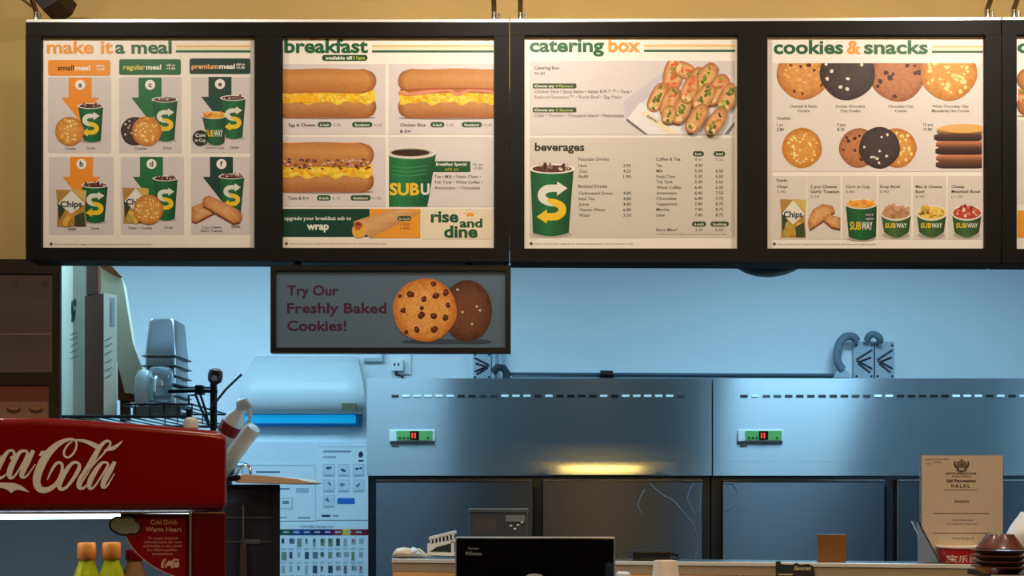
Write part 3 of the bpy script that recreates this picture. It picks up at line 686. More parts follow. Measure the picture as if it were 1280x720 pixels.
A.rect(-60, 417, 63, 418, (186,150,134)); A.flush()
n2 = part('notice', slab(-80, 482, 62, 600, 3.287, .003), mat('notice_paper_orange', (120,62,40), .6), nb, label='orange flyer with sandwich pictures')
A = Art(YP(3.287), n2); A.layer('printed_picture'); A.rect(-80, 502, 61.8, 600, (150,110,90))
for x in (17, 45): A.ell(x, 512, 9, 5, (90,60,46), 16); A.ell(x, 510, 7, 2.6, (170,120,80), 14)
A.flush()
#@@PART2
AROT = .25
# ================================================================== STEEL REFRIGERATORS
M_steel = mat('brushed_steel', (172,178,182), .35, .88, .03, 3, stretch=(60,60,1.2), aniso=1.0, arot=AROT)
M_rim = mat('polished_rim_steel', (206,204,200), .22, 1, .03)
M_lip = mat('polished_lip_steel', (172,178,182), .17, .88, .03, 3, arot=.25)
nt = M_lip.node_tree; bs = nt.nodes['Principled BSDF']   # smoother spot made to mirror the pendant lamp, brushed finish elsewhere
tcn = nt.nodes.new('ShaderNodeTexCoord'); sp = nt.nodes.new('ShaderNodeSeparateXYZ'); nt.links.new(tcn.outputs['Object'], sp.inputs[0])
sb = nt.nodes.new('ShaderNodeMath'); sb.operation = 'SUBTRACT'; sb.inputs[1].default_value = P(752,0,5).x-(P(458.5,0,5).x+P(889.6,0,5).x)/2; nt.links.new(sp.outputs[0], sb.inputs[0])
ab = nt.nodes.new('ShaderNodeMath'); ab.operation = 'ABSOLUTE'; nt.links.new(sb.outputs[0], ab.inputs[0])
for inp, a_, b_ in (('Roughness', .17, .35), ('Anisotropic', 0, 1)):
    mr_ = nt.nodes.new('ShaderNodeMapRange'); mr_.interpolation_type = 'SMOOTHSTEP'
    for k_, v_ in ((1,.16),(2,.36),(3,a_),(4,b_)): mr_.inputs[k_].default_value = v_
    nt.links.new(ab.outputs[0], mr_.inputs[0]); nt.links.new(mr_.outputs[0], bs.inputs[inp])
M_film = mat('steel_door_with_film', (116,118,124), .40, 1, .12, 2.2, aniso=.9, arot=.25)
M_gap = mat('dark_gasket', (22,24,28), .5)
M_body = mat('steel_body', (96,100,106), .35, 1, .05)
M_post = mat('dark_steel_post', (84,84,90), .3, 1, .05)
M_white = mat('white_plastic', (226,230,228), .4, var=.02)
M_green = mat('green_control_face', (110,176,96), .4)
M_black = mat('black_plastic', (12,12,13), .35, var=.1)
def zz(py, Y): return P(640, py, Y).z
def refrigerator(a, b, doors, slots, x_slot, pitch, cpx, label):
    Y = 5.0; xa = P(a,0,Y).x; xb = P(b,0,Y).x; zt = zz(473, Y); zh = zz(594.5, Y)
    r = root('refrigerator', ((xa+xb)/2, 5.4, 0), label, 'refrigerator', 'upright steel refrigerators along the back wall')
    part('body', MB().box(xa, xb, 5.045, 5.72, .12, zt-.006), M_body, r)
    pr = [(5.0,zt),(5.0,zh+.064),(5.04,zh+.064),(5.04,zt-.02),(5.044,zt)]
    lip = [(5.0,zh+.0635),(4.9994,zh+.052),(4.9984,zh+.040),(4.9972,zh+.028),(4.9958,zh+.016),(4.9942,zh+.004),(4.9962,zh),(5.04,zh),(5.04,zh+.0635)]
    lm = MB(); NX = 60; n_ = len(lip)
    for i in range(NX+1):
        x = xa+(xb-xa)*i/NX; d_ = abs(x-P(752,0,5).x)/.36; w_ = (1-min(1, max(0, (d_-.45)/.55)))  # lip bent outward at this spot, shaped to catch the pendant reflection
        w_ = w_*w_*(3-2*w_) if a < 700 else 0
        lm.v += [(x, 5.0-(5.0-y)*w_ if k < 6 else (5.0 if k == 6 else y), z) for k, (y, z) in enumerate(lip)]
    for i in range(NX):
        for k in range(n_): lm.f.append((i*n_+k, i*n_+(k+1)%n_, (i+1)*n_+(k+1)%n_, (i+1)*n_+k))
    lm.f += [tuple(range(n_)), tuple(range(NX*n_, (NX+1)*n_))]
    part('header_lip', lm, M_lip if a < 700 else M_steel, r, smooth=True)
    part('header_panel', MB().prism([(xa, y, z) for y, z in pr], (xb-xa,0,0)), M_steel, r)
    for sx in (xa+.06, xb-.06):
        for sy in (5.12, 5.64): part('foot', MB().lathe((sx, sy, 0), (0,0,1), [(.03,0),(.03,.02),(.018,.03),(.018,.13)], 12), M_post, r)
    part('kick_panel', MB().box(xa+.01, xb-.01, 5.05, 5.06, .03, .125), M_post, r)
    for x0, x1, t in doors:
        X0 = P(x0,0,5.01).x; X1 = P(x1,0,5.01).x; z1 = zz(599.5, 5.01)
        d = part('door', MB().box(X0, X1, 5.005, 5.04, .14, z1), M_film, r, bevel=.003)
        part('edge_trim', MB().box(X0, X1, 5.0, 5.0045, z1-.005, z1), M_rim, d)
        part('handle', MB().box(X1-.05, X1-.03, 4.975, 5.005, .85, 1.25), M_post, d, bevel=.004)
    for x0, x1, t in doors[:-1]:
        X0 = P(x1+3,0,5.02).x; X1 = P(x1+11,0,5.02).x
        part('door_post', MB().box(X0, X1, 5.02, 5.05, .14, zz(609, 5.02)), M_post, r, bevel=.002)
    for i, c in enumerate(slots):
        px = x_slot+i*pitch; 
        if px > b-12: break
        m = {'D': M_black, 'W': M_white, 'g': M_post}[c]  # white flaps stand in for the lit wall seen through open slots
        x0 = P(px-4.6,0,Y).x; x1 = P(px+4.6,0,Y).x; z = zz(495, Y)
        part('vent_louvre', MB().prism([(x0,5.0005,z-.006),(x0,4.9965,z-.004),(x0,4.9985,z+.005),(x0,5.0005,z+.006)], (x1-x0,0,0)), m, r,
             label={'D': 'dark vent opening', 'W': 'vent slot painted pale like the lit wall behind', 'g': None}[c])
    x0 = P(cpx,0,Y).x; x1 = P(cpx+57,0,Y).x; cz0 = zz(552,Y); cz1 = zz(537,Y)
    cp = part('control_panel', MB().box(x0, x1, 4.986, 5.001, cz0, cz1), M_white, r, bevel=.005)
    q = lambda a_, b_: (P(cpx+a_,0,Y).x, P(cpx+b_,0,Y).x)
    A_, B_ = q(9, 54); part('button_strip', MB().box(A_, B_, 4.984, 4.987, cz0+.006, cz1-.007), M_green, cp)
    A_, B_ = q(26, 37); part('display', MB().box(A_, B_, 4.982, 4.985, cz0+.007, cz1-.008), M_black, cp)
    for k in (28, 31.5): A_, B_ = q(k, k+1.6); part('digit', MB().box(A_, B_, 4.981, 4.983, cz0+.015, cz1-.016), mat('red_led', (255,60,40), .5, emit=1.2), cp)
    for k in (12, 17, 22, 47): A_, B_ = q(k, k+2.6); part('button', MB().box(A_, B_, 4.982, 4.985, cz0+.012, cz0+.02), mat('dark_green_button', (30,80,40), .5), cp)
    A_, B_ = q(3, 12); part('rating_plate', MB().box(A_, B_, 4.997, 5.001, cz0-.022, cz0-.006), M_alu, r)
    return r
S1 = 'DWWWWWDDggWWWgWDDDDWDWWWWWg'; S2 = 'DWggDDDDDDggWWDDDDDWWWDWgWWDDWW'
refrigerator(458.5, 889.6, [(470,665,0),(679,877,0)], S1, 494, 13.72, 487, 'steel refrigerator at left, with the yellow lamp reflected on its header')
refrigerator(891.4, 1338, [(903,1105,0),(1121,1326,0)], S2, 930, 13.95, 922, 'steel refrigerator at right, behind the halal certificate')

def film(pts, label):
    for p_ in (0,):
        m = MB().tube([P(x, y, 5.0045) for x, y in pts], .0024, 6)  # pale tube draws the highlight along a crease of the film
        d = [o for o in bpy.data.objects if o.name.startswith('door') and o.parent and o.parent.name.startswith('refrigerator')]
        px = sum(x for x, y in pts)/len(pts); d = [o for o in d if min(v.co.x for v in o.data.vertices)+WP[o].x <= P(px,0,5.0).x <= max(v.co.x for v in o.data.vertices)+WP[o].x]
        if d: part('film_wrinkle', m, mat('film_highlight', (120,124,132), .5), d[0], smooth=True, label=label)
film([(868,603),(862,612),(859,622),(863,634),(869,643),(874,640),(876,622),(877,604)], 'looping crease in the protective film')
film([(905,604),(916,604),(922,614),(920,624),(914,634),(907,638)], 'looping crease in the protective film')
film([(812,604),(820,612),(830,620),(842,626),(852,638),(864,652),(871,668),(872,684),(869,698)], 'long crease in the protective film')
film([(806,612),(800,622),(797,632),(803,642)], 'short crease in the protective film')
# ================================================================== BACK WALL ITEMS
YW = 5.8
M_fly = mat('glossy_white_housing', (206,214,216), .35, var=.01)
r = root('insect_trap', (P(376,0,YW).x, YW, zz(531,YW)), 'white curved insect trap with a blue glow below, on the back wall', 'insect trap')
sec = [(445,5.80,319,446),(446,5.74,317,446),(455,5.69,310,448),(466,5.64,303,450),(476,5.61,300,452),(488,5.595,299,454),(500,5.60,298,455),(510,5.62,299,455),(517,5.66,301,453),(518,5.80,301,453)]
m = MB(); vs = []; N = 14
for py, Y, a, b in sec:
    for i in range(N+1):
        t = i/N; q = P(a+(b-a)*t, py, Y); e = min(t, 1-t)*N
        vs.append((q.x, min(5.8, q.y+(.03 if e < .5 else .008 if e < 1.5 else 0)), q.z))
fs = [(j*(N+1)+i, j*(N+1)+i+1, (j+1)*(N+1)+i+1, (j+1)*(N+1)+i) for j in range(len(sec)-1) for i in range(N)]
fs += [tuple(j*(N+1) for j in range(len(sec))), tuple(j*(N+1)+N for j in range(len(sec)))]
m.add(vs, fs); part('cover', m, M_fly, r, smooth=True)
part('glow_tube', MB().tube([P(304,524,5.72), P(444,524,5.72)], .022, 14), mat('blue_uv_tube', (14,150,205), .5, emit=.8), r, smooth=True, label='glowing blue tube')
part('reflector', MB().box(P(300,0,5.79).x, P(450,0,5.79).x, 5.77, 5.8, zz(533,5.79), zz(518,5.79)), mat('blue_tinted_tray', (60,160,220), .4), r)
part('badge', slab(427, 504, 445, 512, 5.60, .02), mat('olive_badge', (96,100,70), .4), r)

def socket(px, py, label):
    a = P(px-7, py+10, 5.77); b = P(px+7, py-10, 5.77)
    r = root('socket', ((a.x+b.x)/2, 5.8, a.z), label, 'socket')
    part('plate', slab(px-3, py-14, px+13, py+12, 5.785, .015), M_white, r, bevel=.004)
    pl = part('plug', slab(px-13, py-8, px+3, py+8, 5.74, .045), M_white, r, bevel=.01)
    for k in (-8, -3): part('hole', slab(px+k-1, py-2, px+k+1, py+1.5, 5.738, .004), M_black, pl)
    part('cable', MB().tube([P(px-6,py+8,5.75), P(px-6,py+12,5.76), P(px+2,py+15,5.78), P(px+10,py+40,5.79)], .007, 8), M_post, r, smooth=True)
socket(501, 456, 'white wall socket with a plug, above the left steel refrigerator')
M_pipe = mat('painted_pipe', (170,186,196), .5)
single('conduit', slab(454, 447, 479, 452, 5.77, .03).box(P(476,0,5.77).x, P(479,0,5.77).x, 5.77, 5.8, zz(449,5.77), zz(436,5.77)), M_pipe, 'small conduit elbow on the wall right of the insect trap', 'conduit', bevel=.003)
r = root('pipe', (P(840,0,5.7).x, 5.7, zz(468,5.72)), 'thin pipe running along the wall top of the refrigerators, between the two hinge plates', 'pipe')
part('tube', MB().tube([P(636,467.5,5.72), P(640,467.5,5.72), P(1046,469,5.72)], .009, 10), mat('dark_blue_grey_pipe', (70,92,108), .45), r, smooth=True)
part('ledge', slab(640, 470, 1046, 475, 5.73, .07), M_pipe, r)
part('valve', MB().tube([P(750,467.5,5.72), P(766,468,5.72)], .02, 12), M_post, r, smooth=True)
M_plate = mat('galvanised_plate', (176,186,192), .5, .3, .06)
def plate(x0, y0, x1, y1, flip, label):
    r = root('bracket_plate', (P((x0+x1)/2,0,5.76).x, 5.8, zz(y1,5.76)), label, 'bracket', 'slotted metal bracket plates on the back wall')
    part('plate', slab(x0, y0, x1, y1, 5.76, .04), M_plate, r, bevel=.003)
    h = y1-y0; w = x1-x0
    for (a, b, c, d) in ((.12,.48,.9,.22),(.2,.55,.85,.42),(.12,.5,.9,.72),(.2,.58,.8,.82)):
        if flip: a, c = 1-a, 1-c; 
        part('slot', MB().tube([P(x0+w*a, y0+h*b, 5.758), P(x0+w*c, y0+h*d, 5.758)], .0055, 8), M_post, r)
    for u in (.12, .88):
        for v in (.1, .92): part('bolt', MB().lathe(P(x0+w*u, y0+h*v, 5.76), (0,-1,0), [(.006,0),(.006,.004),(.003,.006)], 8), M_post, r)
plate(1067.5, 427, 1092.5, 474, False, 'left of the two slotted bracket plates behind the right refrigerator')
plate(1094, 427, 1118, 474, False, 'right of the two slotted bracket plates behind the right refrigerator')
plate(591, 440, 614, 474, True, 'slotted bracket plate under the right end of the cookie sign')
M_hose = mat('grey_insulated_hose', (110,124,134), .6, 0, .3, 60, bump=.4)
single('hose', MB().tube(curve([P(1071,426,5.73), P(1066,421,5.72), P(1057,421,5.71), P(1050,428,5.7), P(1047,440,5.7), P(1047,452,5.7), P(1053,462,5.7)]), .021, 12), M_hose, 'long curved grey hose left of the right bracket plates', 'hose', 'grey hoses on the back wall', smooth=True)
single('hose', MB().tube(curve([P(1084,425,5.73), P(1087,419,5.71), P(1093,418,5.7), P(1099,422,5.7), P(1100,427,5.72)]), .018, 12), M_hose, 'short arched grey hose over the right bracket plates', 'hose', 'grey hoses on the back wall', smooth=True)
single('hose_bracket', MB().prism([P(1042,472,5.7), P(1050,458,5.7), P(1060,464,5.7), P(1064,472,5.7)], (0,.1,0)), M_pipe, 'triangular foot under the long curved hose', 'bracket')
r = root('coupling', P(629,473,5.72), 'dark round pipe coupling beside the bracket plate under the cookie sign', 'pipe fitting')
part('riser', MB().tube([P(618,438,5.76), P(618,474,5.76)], .014, 10), M_pipe, r, smooth=True)
part('riser', MB().tube([P(626,438,5.76), P(626,458,5.76)], .009, 10), M_pipe, r, smooth=True)
part('elbow', MB().tube([P(616,466,5.7), P(622,459,5.7), P(629,460,5.7), P(633,466,5.7), P(633,473,5.7)], .02, 12), mat('dark_coupling', (40,50,58), .5), r, smooth=True)

# wall charts
M_sheet = mat('laminated_sheet', (222,228,232), .35, var=.01)
def sheet(x0, y0, x1, y1, Y, label, nm='wall_chart'):
    return single(nm, slab(x0, y0, x1, y1, Y, .003), M_sheet, label, 'wall chart', 'laminated charts on the back wall')
wb = single('whiteboard', slab(290, 552, 462, 900, 5.78, .019), mat('whiteboard_surface', (216,226,232), .3, var=.01), 'pale whiteboard under the insect trap with charts on it', 'board', bevel=.002)
o = sheet(300, 580, 394, 651, 5.776, 'pale chart left on the whiteboard, mostly blank with small pictures')
A = Art(YP(5.776), o, off0=.001); A.layer('printed_text')
A.rect(301, 581, 393.5, 582, (170,186,200)); A.rect(320, 589, 350, 591, (110,120,140)); A.rect(370, 610, 386, 616, (176,188,204)); A.rect(350, 610, 362, 612, (120,130,150))
A.rect(348, 622, 366, 637, (196,204,212)); A.rect(350, 624, 364, 635, (226,232,236)); A.rect(353, 626, 361, 630, (120,130,150)); A.rect(372, 646, 388, 648, (150,160,176)); A.rect(350, 646, 358, 647.5, (150,160,176)); A.flush()
o = sheet(395.5, 556.5, 470, 650, 5.776, 'pale blue chart with a blue button and drawings, right on the whiteboard')
A = Art(YP(5.776), o, off0=.001); A.layer('printed_drawing')
A.rect(397, 558, 457.5, 558.8, (180,190,204)); A.rect(404, 563, 439, 565.5, (140,152,172)); A.rect(404, 570, 420, 572.5, (160,170,188))
A.ell(451, 568, 3.5, 4, (40,52,80), 8, 0, .2); A.rect(448, 575, 454, 577, (30,40,70))
for i in range(3):
    for j in range(3):
        x = 404+i*18.5; y = 580+j*19.5
        if j == 2 and i > 0: continue
        A.rect(x, y, x+14.5, y+16, (186,198,212)); A.rect(x+1, y+1, x+13.5, y+13, (212,220,228)); A.rect(x+2, y+13.8, x+12, y+14.8, (140,150,170))
        for k in range(3): A.ell(x+random.uniform(4,10), y+random.uniform(4,9), random.uniform(1.2,2.6), 1.6, (120,132,156) if j else (70,80,110), 7, 0, .3)
A.rrect(421.5, 622.5, 443.5, 630, 1.5, (40,110,190)); A.rect(402, 643.5, 413, 646, (40,50,80)); A.rect(416, 644, 423, 645.5, (130,140,160)); A.flush()
o = sheet(300, 655.5, 472, 800, 5.776, 'product chart with a multicoloured heading bar, lowest on the whiteboard')
A = Art(YP(5.776), o, off0=.001); A.layer('heading_bar')
A.text('Food Safety Storage Chart', 376, 659.5, 4.4, (90,90,110), x1=418)
cs = [(330,351,(30,60,60)),(351,366,(26,90,70)),(366,376,(40,80,150)),(376,390,(30,60,120)),(390,406,(30,40,90)),(406,416,(50,30,90)),(416,428,(150,30,60)),(428,438,(226,190,40)),(438,446,(150,50,50)),(446,470,(120,24,50))]
for a, b, c in cs: A.rect(a, 661.5, b, 669, c)
for k in range(8): A.rect(354+k*13, 664, 361+k*13, 666.3, (170,180,190))
A.layer('product_picture')
for j in range(5):
    for i in range(11):
        x = 352+i*9.7; y = 673+j*17
        A.rect(x, y, x+random.uniform(3,7), y+random.uniform(6,11), random.choice([(110,130,130),(150,170,170),(70,90,100),(130,150,120),(170,180,180)]))
        if random.random() < .5: A.rect(x+1, y+1, x+3, y+5, random.choice([(40,60,60),(180,60,60),(50,110,80),(60,70,90)]))
        A.rect(x-1, y+12.3, x+6, y+13, (160,176,186)); A.rect(x-1, y+14, x+4, y+14.6, (160,176,186))
A.flush()

# ================================================================== LEFT: RACK, CARTONS, PANS
M_wire = mat('black_wire', (26,28,30), .4, .3)
M_carton = mat('white_carton', (198,188,160), .75, 0, .05, 4)
M_kraft = mat('kraft_carton', (98,48,10), .8, 0, .1, 6)
zr = 1.842
r = root('wire_rack', (-1.65, 4.25, 0), 'black wire rack at left carrying the cartons and the steel pans', 'rack')
xl = -2.2; xr = P(243,0,4.05).x
for x in (xl, xr):
    for y in (3.98, 4.55): part('post', MB().tube([(x,y,0),(x,y,zr+.02)], .011, 10), M_wire, r, smooth=True)
for y in (3.98, 4.55): part('rail', MB().tube([(xl,y,zr-.004),(xr,y,zr-.004)], .006, 8), M_wire, r)
for k in range(19): x = xl+(xr-xl)*k/18; part('wire', MB().tube([(x,3.98,zr-.003),(x,4.55,zr-.003)], .003, 6), M_wire, r)
zb_ = 1.888
bk = root('wire_basket', (P(205,0,4.1).x, 4.2, zr), 'black wire basket under the pans and the clear pitcher', 'basket')
bx0 = P(152,0,4.0).x; bx1 = P(240,0,4.0).x
for y in (4.0, 4.5): part('rim', MB().tube([(bx0,y,zb_-.004),(bx1,y,zb_-.004)], .004, 8), M_wire, bk)
for x in (bx0, bx1): part('rim', MB().tube([(x,4.0,zb_-.004),(x,4.5,zb_-.004)], .004, 8), M_wire, bk)
for k in range(6):
    x = bx0+(bx1-bx0)*k/5; part('wire', MB().tube([(x,4.0,zr+.003),(x,4.0,zb_-.004),(x,4.5,zb_-.004),(x,4.5,zr+.003)], .003, 6), M_wire, bk)
part('label_panel', MB().box(bx0+.03, bx1-.05, 4.03, 4.035, zr+.001, zb_-.008), mat('grey_plastic_panel', (120,128,128), .6), bk)

# cartons standing on the rack
def rotplan(px, Y, yawdeg, wl, wr, d):
    """plan quad whose near corner stands at pixel px; wl / wr run left and right along the yawed front"""
    c = P(px, 0, Y); a = math.radians(yawdeg); t = Vector((math.cos(a), math.sin(a), 0)); n = Vector((-math.sin(a), math.cos(a), 0)); c = Vector((c.x, c.y, 0))
    return [c-t*wl, c+t*wr, c+t*wr+n*d, c-t*wl+n*d]
ztop = 2.7
c1 = root('carton', (P(92,0,4.1).x, 4.1, zr), 'tall pale carton farthest left, beside the notice board', 'carton', 'tall cartons on the rack')
a = P(78,0,4.16); b = P(110,0,4.1)
part('carton_body', MB().plan([(a.x-.02,4.2,0),(P(91,0,4.12).x,4.12,0),(b.x,4.1,0),(b.x-.03,4.3,0),(a.x-.06,4.35,0)], zr, zz(318,4.1)), M_carton, c1, bevel=.002)
A = Art(lambda x, y, o: P(x, y, 4.1+((110-x)/19)*.02-.002-o), c1); A.layer('printed_mark')
A.ell(93, 378, 1.8, 5, (40,60,50), 8); A.ell(91.5, 395, 2, 9, (40,60,50), 8, .2); A.ell(90, 386, 1.2, 12, (40,60,50), 8)
for k, y in enumerate((418,424,432,440,448)): A.stroke([(88,y+1,1),(92,y-1,1.2),(97,y-3,.9)], (110,116,112))
A.flush()
c2 = root('carton', (P(128,0,3.99).x, 4.05, zr), 'brown and white carton standing edge on, in the middle of the three cartons', 'carton', 'tall cartons on the rack')
k2 = [P(106,0,4.04), P(129.5,0,3.99), P(146,0,4.04), P(126,0,4.085)]
part('carton_body', MB().plan(k2, zr, zz(367.5,4.0)), M_kraft, c2)
part('carton_front', MB().plan([P(129.8,0,3.985), P(146.2,0,4.035), P(146,0,4.043), P(129.6,0,3.991)], zr, zz(367,4.0)), M_carton, c2, label='white printed side')
A = Art(lambda x, y, o: P(x, y, 3.985+(x-129.8)/16.4*.05-.001-o), c2); A.layer('printed_mark')
A.rect(137.5, 372, 143.5, 408, (150,152,150)); A.rect(138.5, 378, 140, 404, (120,120,124))
for y in (424,432,441,452,462,471): A.stroke([(131,y+2,1),(135,y,1.3),(140,y-3,1)], (110,112,110))
A.flush()
c4 = single('carton', MB().plan([P(108,0,4.035), P(123,0,4.005), P(126,0,4.05), P(112,0,4.075)], zz(366.7,4.0), zz(326,4.05)), M_kraft, 'short brown carton piece on top of the middle carton', 'carton')
c3 = root('carton', (P(165,0,4.1).x, 4.12, zr), 'pale carton with sloping side leaning next to the steel pans', 'carton', 'tall cartons on the rack')
sh = [(121,333),(149,341),(154,352),(166,428),(184,478),(185,495),(156,491),(143,440),(128,372)]
part('carton_body', MB().prism([P(x, y, 4.22) for x, y in sh], (-.03,.12,0)), M_carton, c3, bevel=.002)
part('carton_flap', MB().prism([P(x, y, 4.21) for x, y in [(122,332),(140,333),(151,345),(149,347),(133,339)]], (0,.02,0)), M_kraft, c3)
part('carton_edge', MB().prism([P(x, y, 4.215) for x, y in [(176,461),(184,478),(185,495),(178,494)]], (0,.02,0)), M_carton, c3)
part('carton_base', MB().prism([P(x, y, 4.23) for x, y in [(147,455),(157,489),(184,495),(184,499),(170,502),(147,500)]]+[], (0,.1,0)), M_kraft, c3)
part('carton_foot', MB().box(P(150,0,4.25).x, P(158,0,4.25).x, 4.25, 4.3, zr, zz(500,4.25)), M_kraft, c3)
wl_ = single('tub', MB().lathe(P(181,505,4.30), (0,0,1), [(.03,0),(.034,.03),(.032,.10),(.02,.125),(1e-6,.13)], 24), mat('frosted_white_plastic', (206,216,216), .4), 'pale rounded plastic tub half hidden behind the leaning carton', 'tub', smooth=True)
wl_.location.z = zb_+.001; wl_.location.y = 4.07; wl_.location.x = P(180,0,4.07).x

# steel pans, upside down, nested
M_pan = mat('polished_pan_steel', (168,172,174), .3, 1, .04)
pw, pd, ph = .142, .20, .145
px0 = P(175,0,4.12).x
def pan_mesh(z):
    m = MB(); X0 = px0; Y0 = 4.12
    def ring(ins, z_, rr):
        pts = []; x0, x1, y0, y1 = X0+ins, X0+pw-ins, Y0+ins, Y0+pd-ins
        for cx, cy, a0 in ((x1-rr,y0+rr,-90),(x1-rr,y1-rr,0),(x0+rr,y1-rr,90),(x0+rr,y0+rr,180)):
            for k in range(4):
                a = math.radians(a0+k*30); pts.append((cx+rr*math.cos(a), cy+rr*math.sin(a), z_))
        return pts
    rs = [ring(0,z,.018), ring(0,z+.003,.018), ring(.012,z+.006,.014), ring(.013,z+.02,.014), ring(.022,z+ph-.012,.016), ring(.026,z+ph-.003,.016), ring(.034,z+ph,.012)]
    vs = [v for r_ in rs for v in r_]; n = 16
    fs = [(i*n+k, i*n+(k+1)%n, (i+1)*n+(k+1)%n, (i+1)*n+k) for i in range(len(rs)-1) for k in range(n)]
    fs.append(tuple(range((len(rs)-1)*n, len(rs)*n)))
    return m.add(vs, fs)
pans = root('steel_pan', (px0+pw/2, 4.22, zb_), 'lowest of the nested steel pans on the wire basket', 'pan', 'nested upside down steel pans')
pm = pan_mesh(zb_+.001)
po = part('shell', pm, M_pan, pans, smooth=True)
names = ['second from the bottom', 'third from the bottom', 'third from the top', 'second from the top', 'topmost, its tall body showing']
for k in range(1, 6): dup(pans, (px0+pw/2, 4.22, zb_+k*.0375), 'steel pan of the nested stack, '+names[k-1])

# clear pitcher
M_clear = mat('clear_plastic', (226,236,238), .08, trans=.92, ior=1.3, var=0)
q = P(201,508,4.04)
r = root('pitcher', (q.x, 4.04, zb_), 'clear plastic pitcher in front of the steel pans', 'pitcher')
part('jug', MB().lathe((q.x,4.04,zb_+.001), (0,0,1), [(.036,0),(.045,.006),(.047,.09),(.043,.118),(.036,.128),(.033,.126),(.040,.115),(.044,.09),(.042,.01),(1e-6,.008)], 28), M_clear, r, smooth=True)
part('lid', MB().lathe((q.x,4.04,zb_+.122), (0,0,1), [(.038,0),(.04,.006),(.03,.013),(1e-6,.015)], 24), M_clear, r, smooth=True)
part('handle', MB().tube([(q.x+.0,3.99,zb_+.095),(q.x+.0,3.972,zb_+.085),(q.x,3.97,zb_+.04),(q.x,3.99,zb_+.028)], .005, 8), M_white, r, smooth=True)

# utensil rack: dark post, arm, hooks and utensils
M_ut = mat('dark_utensil_metal', (40,44,48), .35, .6)
r = root('utensil_rack', (P(267,0,4.02).x, 4.02, 1.7), 'dark post with a hook rail holding kitchen utensils, above the red cooler', 'utensil rack')
part('post', MB().tube([P(267,560,4.02), P(267,478,4.02)], .013, 12), M_ut, r, smooth=True)
part('hook_rail', MB().tube([P(211,489,4.02), P(246,488,4.0), P(272,489,4.02)], .008, 10), M_ut, r, smooth=True)
part('hook_rail', MB().tube([P(236,505,4.02), P(236,494,4.02), P(243,494,4.02)], .004, 8), M_ut, r)
part('clamp', slab(243, 481, 253, 493, 3.985, .04), M_ut, r, bevel=.004)
part('arm', MB().tube([P(215,481,4.05), P(236,486,4.04), P(262,486,4.03)], .008, 8), M_ut, r)
part('foot', MB().box(P(258,0,4.02).x, P(276,0,4.02).x, 3.99, 4.05, P(0,560,4.02).z-.01, P(0,560,4.02).z), M_ut, r)
for nm, lab, pts, rr in (('tongs', 'thin dark tongs hanging under the clamp, left leg', [P(244,492,3.99), P(250,508,3.98), P(262,534,3.97)], .0045), ('tongs', 'thin dark tongs hanging under the clamp, right leg', [P(250,492,3.99), P(256,510,3.985), P(262,534,3.975)], .0045),
                         ('skewer', 'straight dark skewer pointing up to the right toward the insect trap', [P(262,512,3.96), P(283,486,3.95), P(302,468,3.94)], .0045)):
    single(nm, MB().tube(pts, rr, 8), M_ut, lab, 'utensil', smooth=True)
r2 = root('thermometer', P(267,478,3.99), 'dark headed utensil with a reddish oval face on top of the post', 'utensil')
part('head', MB().lathe(P(268,480,3.99)+Vector((0,0,.0)), (.12,0,1), [(.012,0),(.024,.01),(.027,.03),(.024,.048),(.012,.056),(1e-6,.057)], 16), mat('dark_maroon_plastic', (60,30,36), .3), r2, smooth=True)
part('face', MB().lathe(P(268,473,3.961), (0,-1,.1), [(.011,0),(.011,.002),(1e-6,.003)], 16), mat('pinkish_face', (176,150,156), .4), r2)

# dark glass cabinet, turned toward the counter
ang = 11.9
M_ovn = mat('black_cabinet_enamel', (34,34,40), .3, 0, .1)
YC = 3.45; fr0 = rotplan(350, YC, ang, .40, 0, .42); zc = zz(605.5, YC)
r = root('glass_cabinet', (fr0[1].x-.2, YC+.2, 0), 'dark glass fronted cabinet between the red cooler and the wall charts', 'cabinet')
part('body', MB().plan(fr0, .0, zc), M_ovn, r, bevel=.004)
ta = math.radians(ang); tv = Vector((math.cos(ta), math.sin(ta), 0)); nv = Vector((-math.sin(ta), math.cos(ta), 0)); cc = Vector((fr0[1].x, fr0[1].y, 0))
def cbox(a, b, o0, o1, z0, z1):   # a,b: metres left of the right front corner; o: metres in front
    return MB().plan([cc-tv*a-nv*o1, cc-tv*b-nv*o1, cc-tv*b-nv*o0, cc-tv*a-nv*o0], z0, z1)
M_oglass = mat('smoked_glass', (44,46,54), .12, 0, .3, 7, spec=.8)
part('glass_panel', cbox(.395,.022,.0,.006,.9,zz(611,YC)), M_oglass, r)
part('frame_stile', cbox(.022,.0,.0,.012,.8,zc-.002), M_ovn, r)
part('shelf_line', cbox(.39,.022,.006,.010,zz(646,YC)-.004,zz(646,YC)), mat('dim_steel_line', (96,98,104), .4, .5), r)
part('shelf_line', cbox(.39,.022,.006,.010,zz(676,YC)-.004,zz(676,YC)), mat('dim_steel_line', (96,98,104), .4, .5), r)
part('inner_tray', cbox(.12,.06,.006,.012,zz(680,YC),zz(674,YC)), mat('dim_steel_line', (96,98,104), .4, .5), r, bevel=.003)
def cpt(px, py, off=.03):
    sl = (px-640)/F; q0 = cc-nv*off; k = (q0.y*1.0-q0.x*math.tan(ta)); Y = k/(1-sl*math.tan(ta)); return P(px, py, Y)
r = root('whisk', cpt(304,760), 'hanging brush with a thin pale handle in front of the dark glass cabinet', 'brush')
part('handle', MB().tube([cpt(304,633), cpt(304,640), cpt(304,673)], [.003,.0022,.0018], 8), mat('dull_brass', (136,120,92), .4, .3), r, smooth=True)
part('bristles', MB().lathe(cpt(304,760), (0,0,1), [(.004,0),(.011,.03),(.012,.12),(.010,.19),(.005,.215),(.002,.22)], 12), mat('dark_bristles', (70,58,54), .9, 0, .5, 40, bump=.6), r, smooth=True)
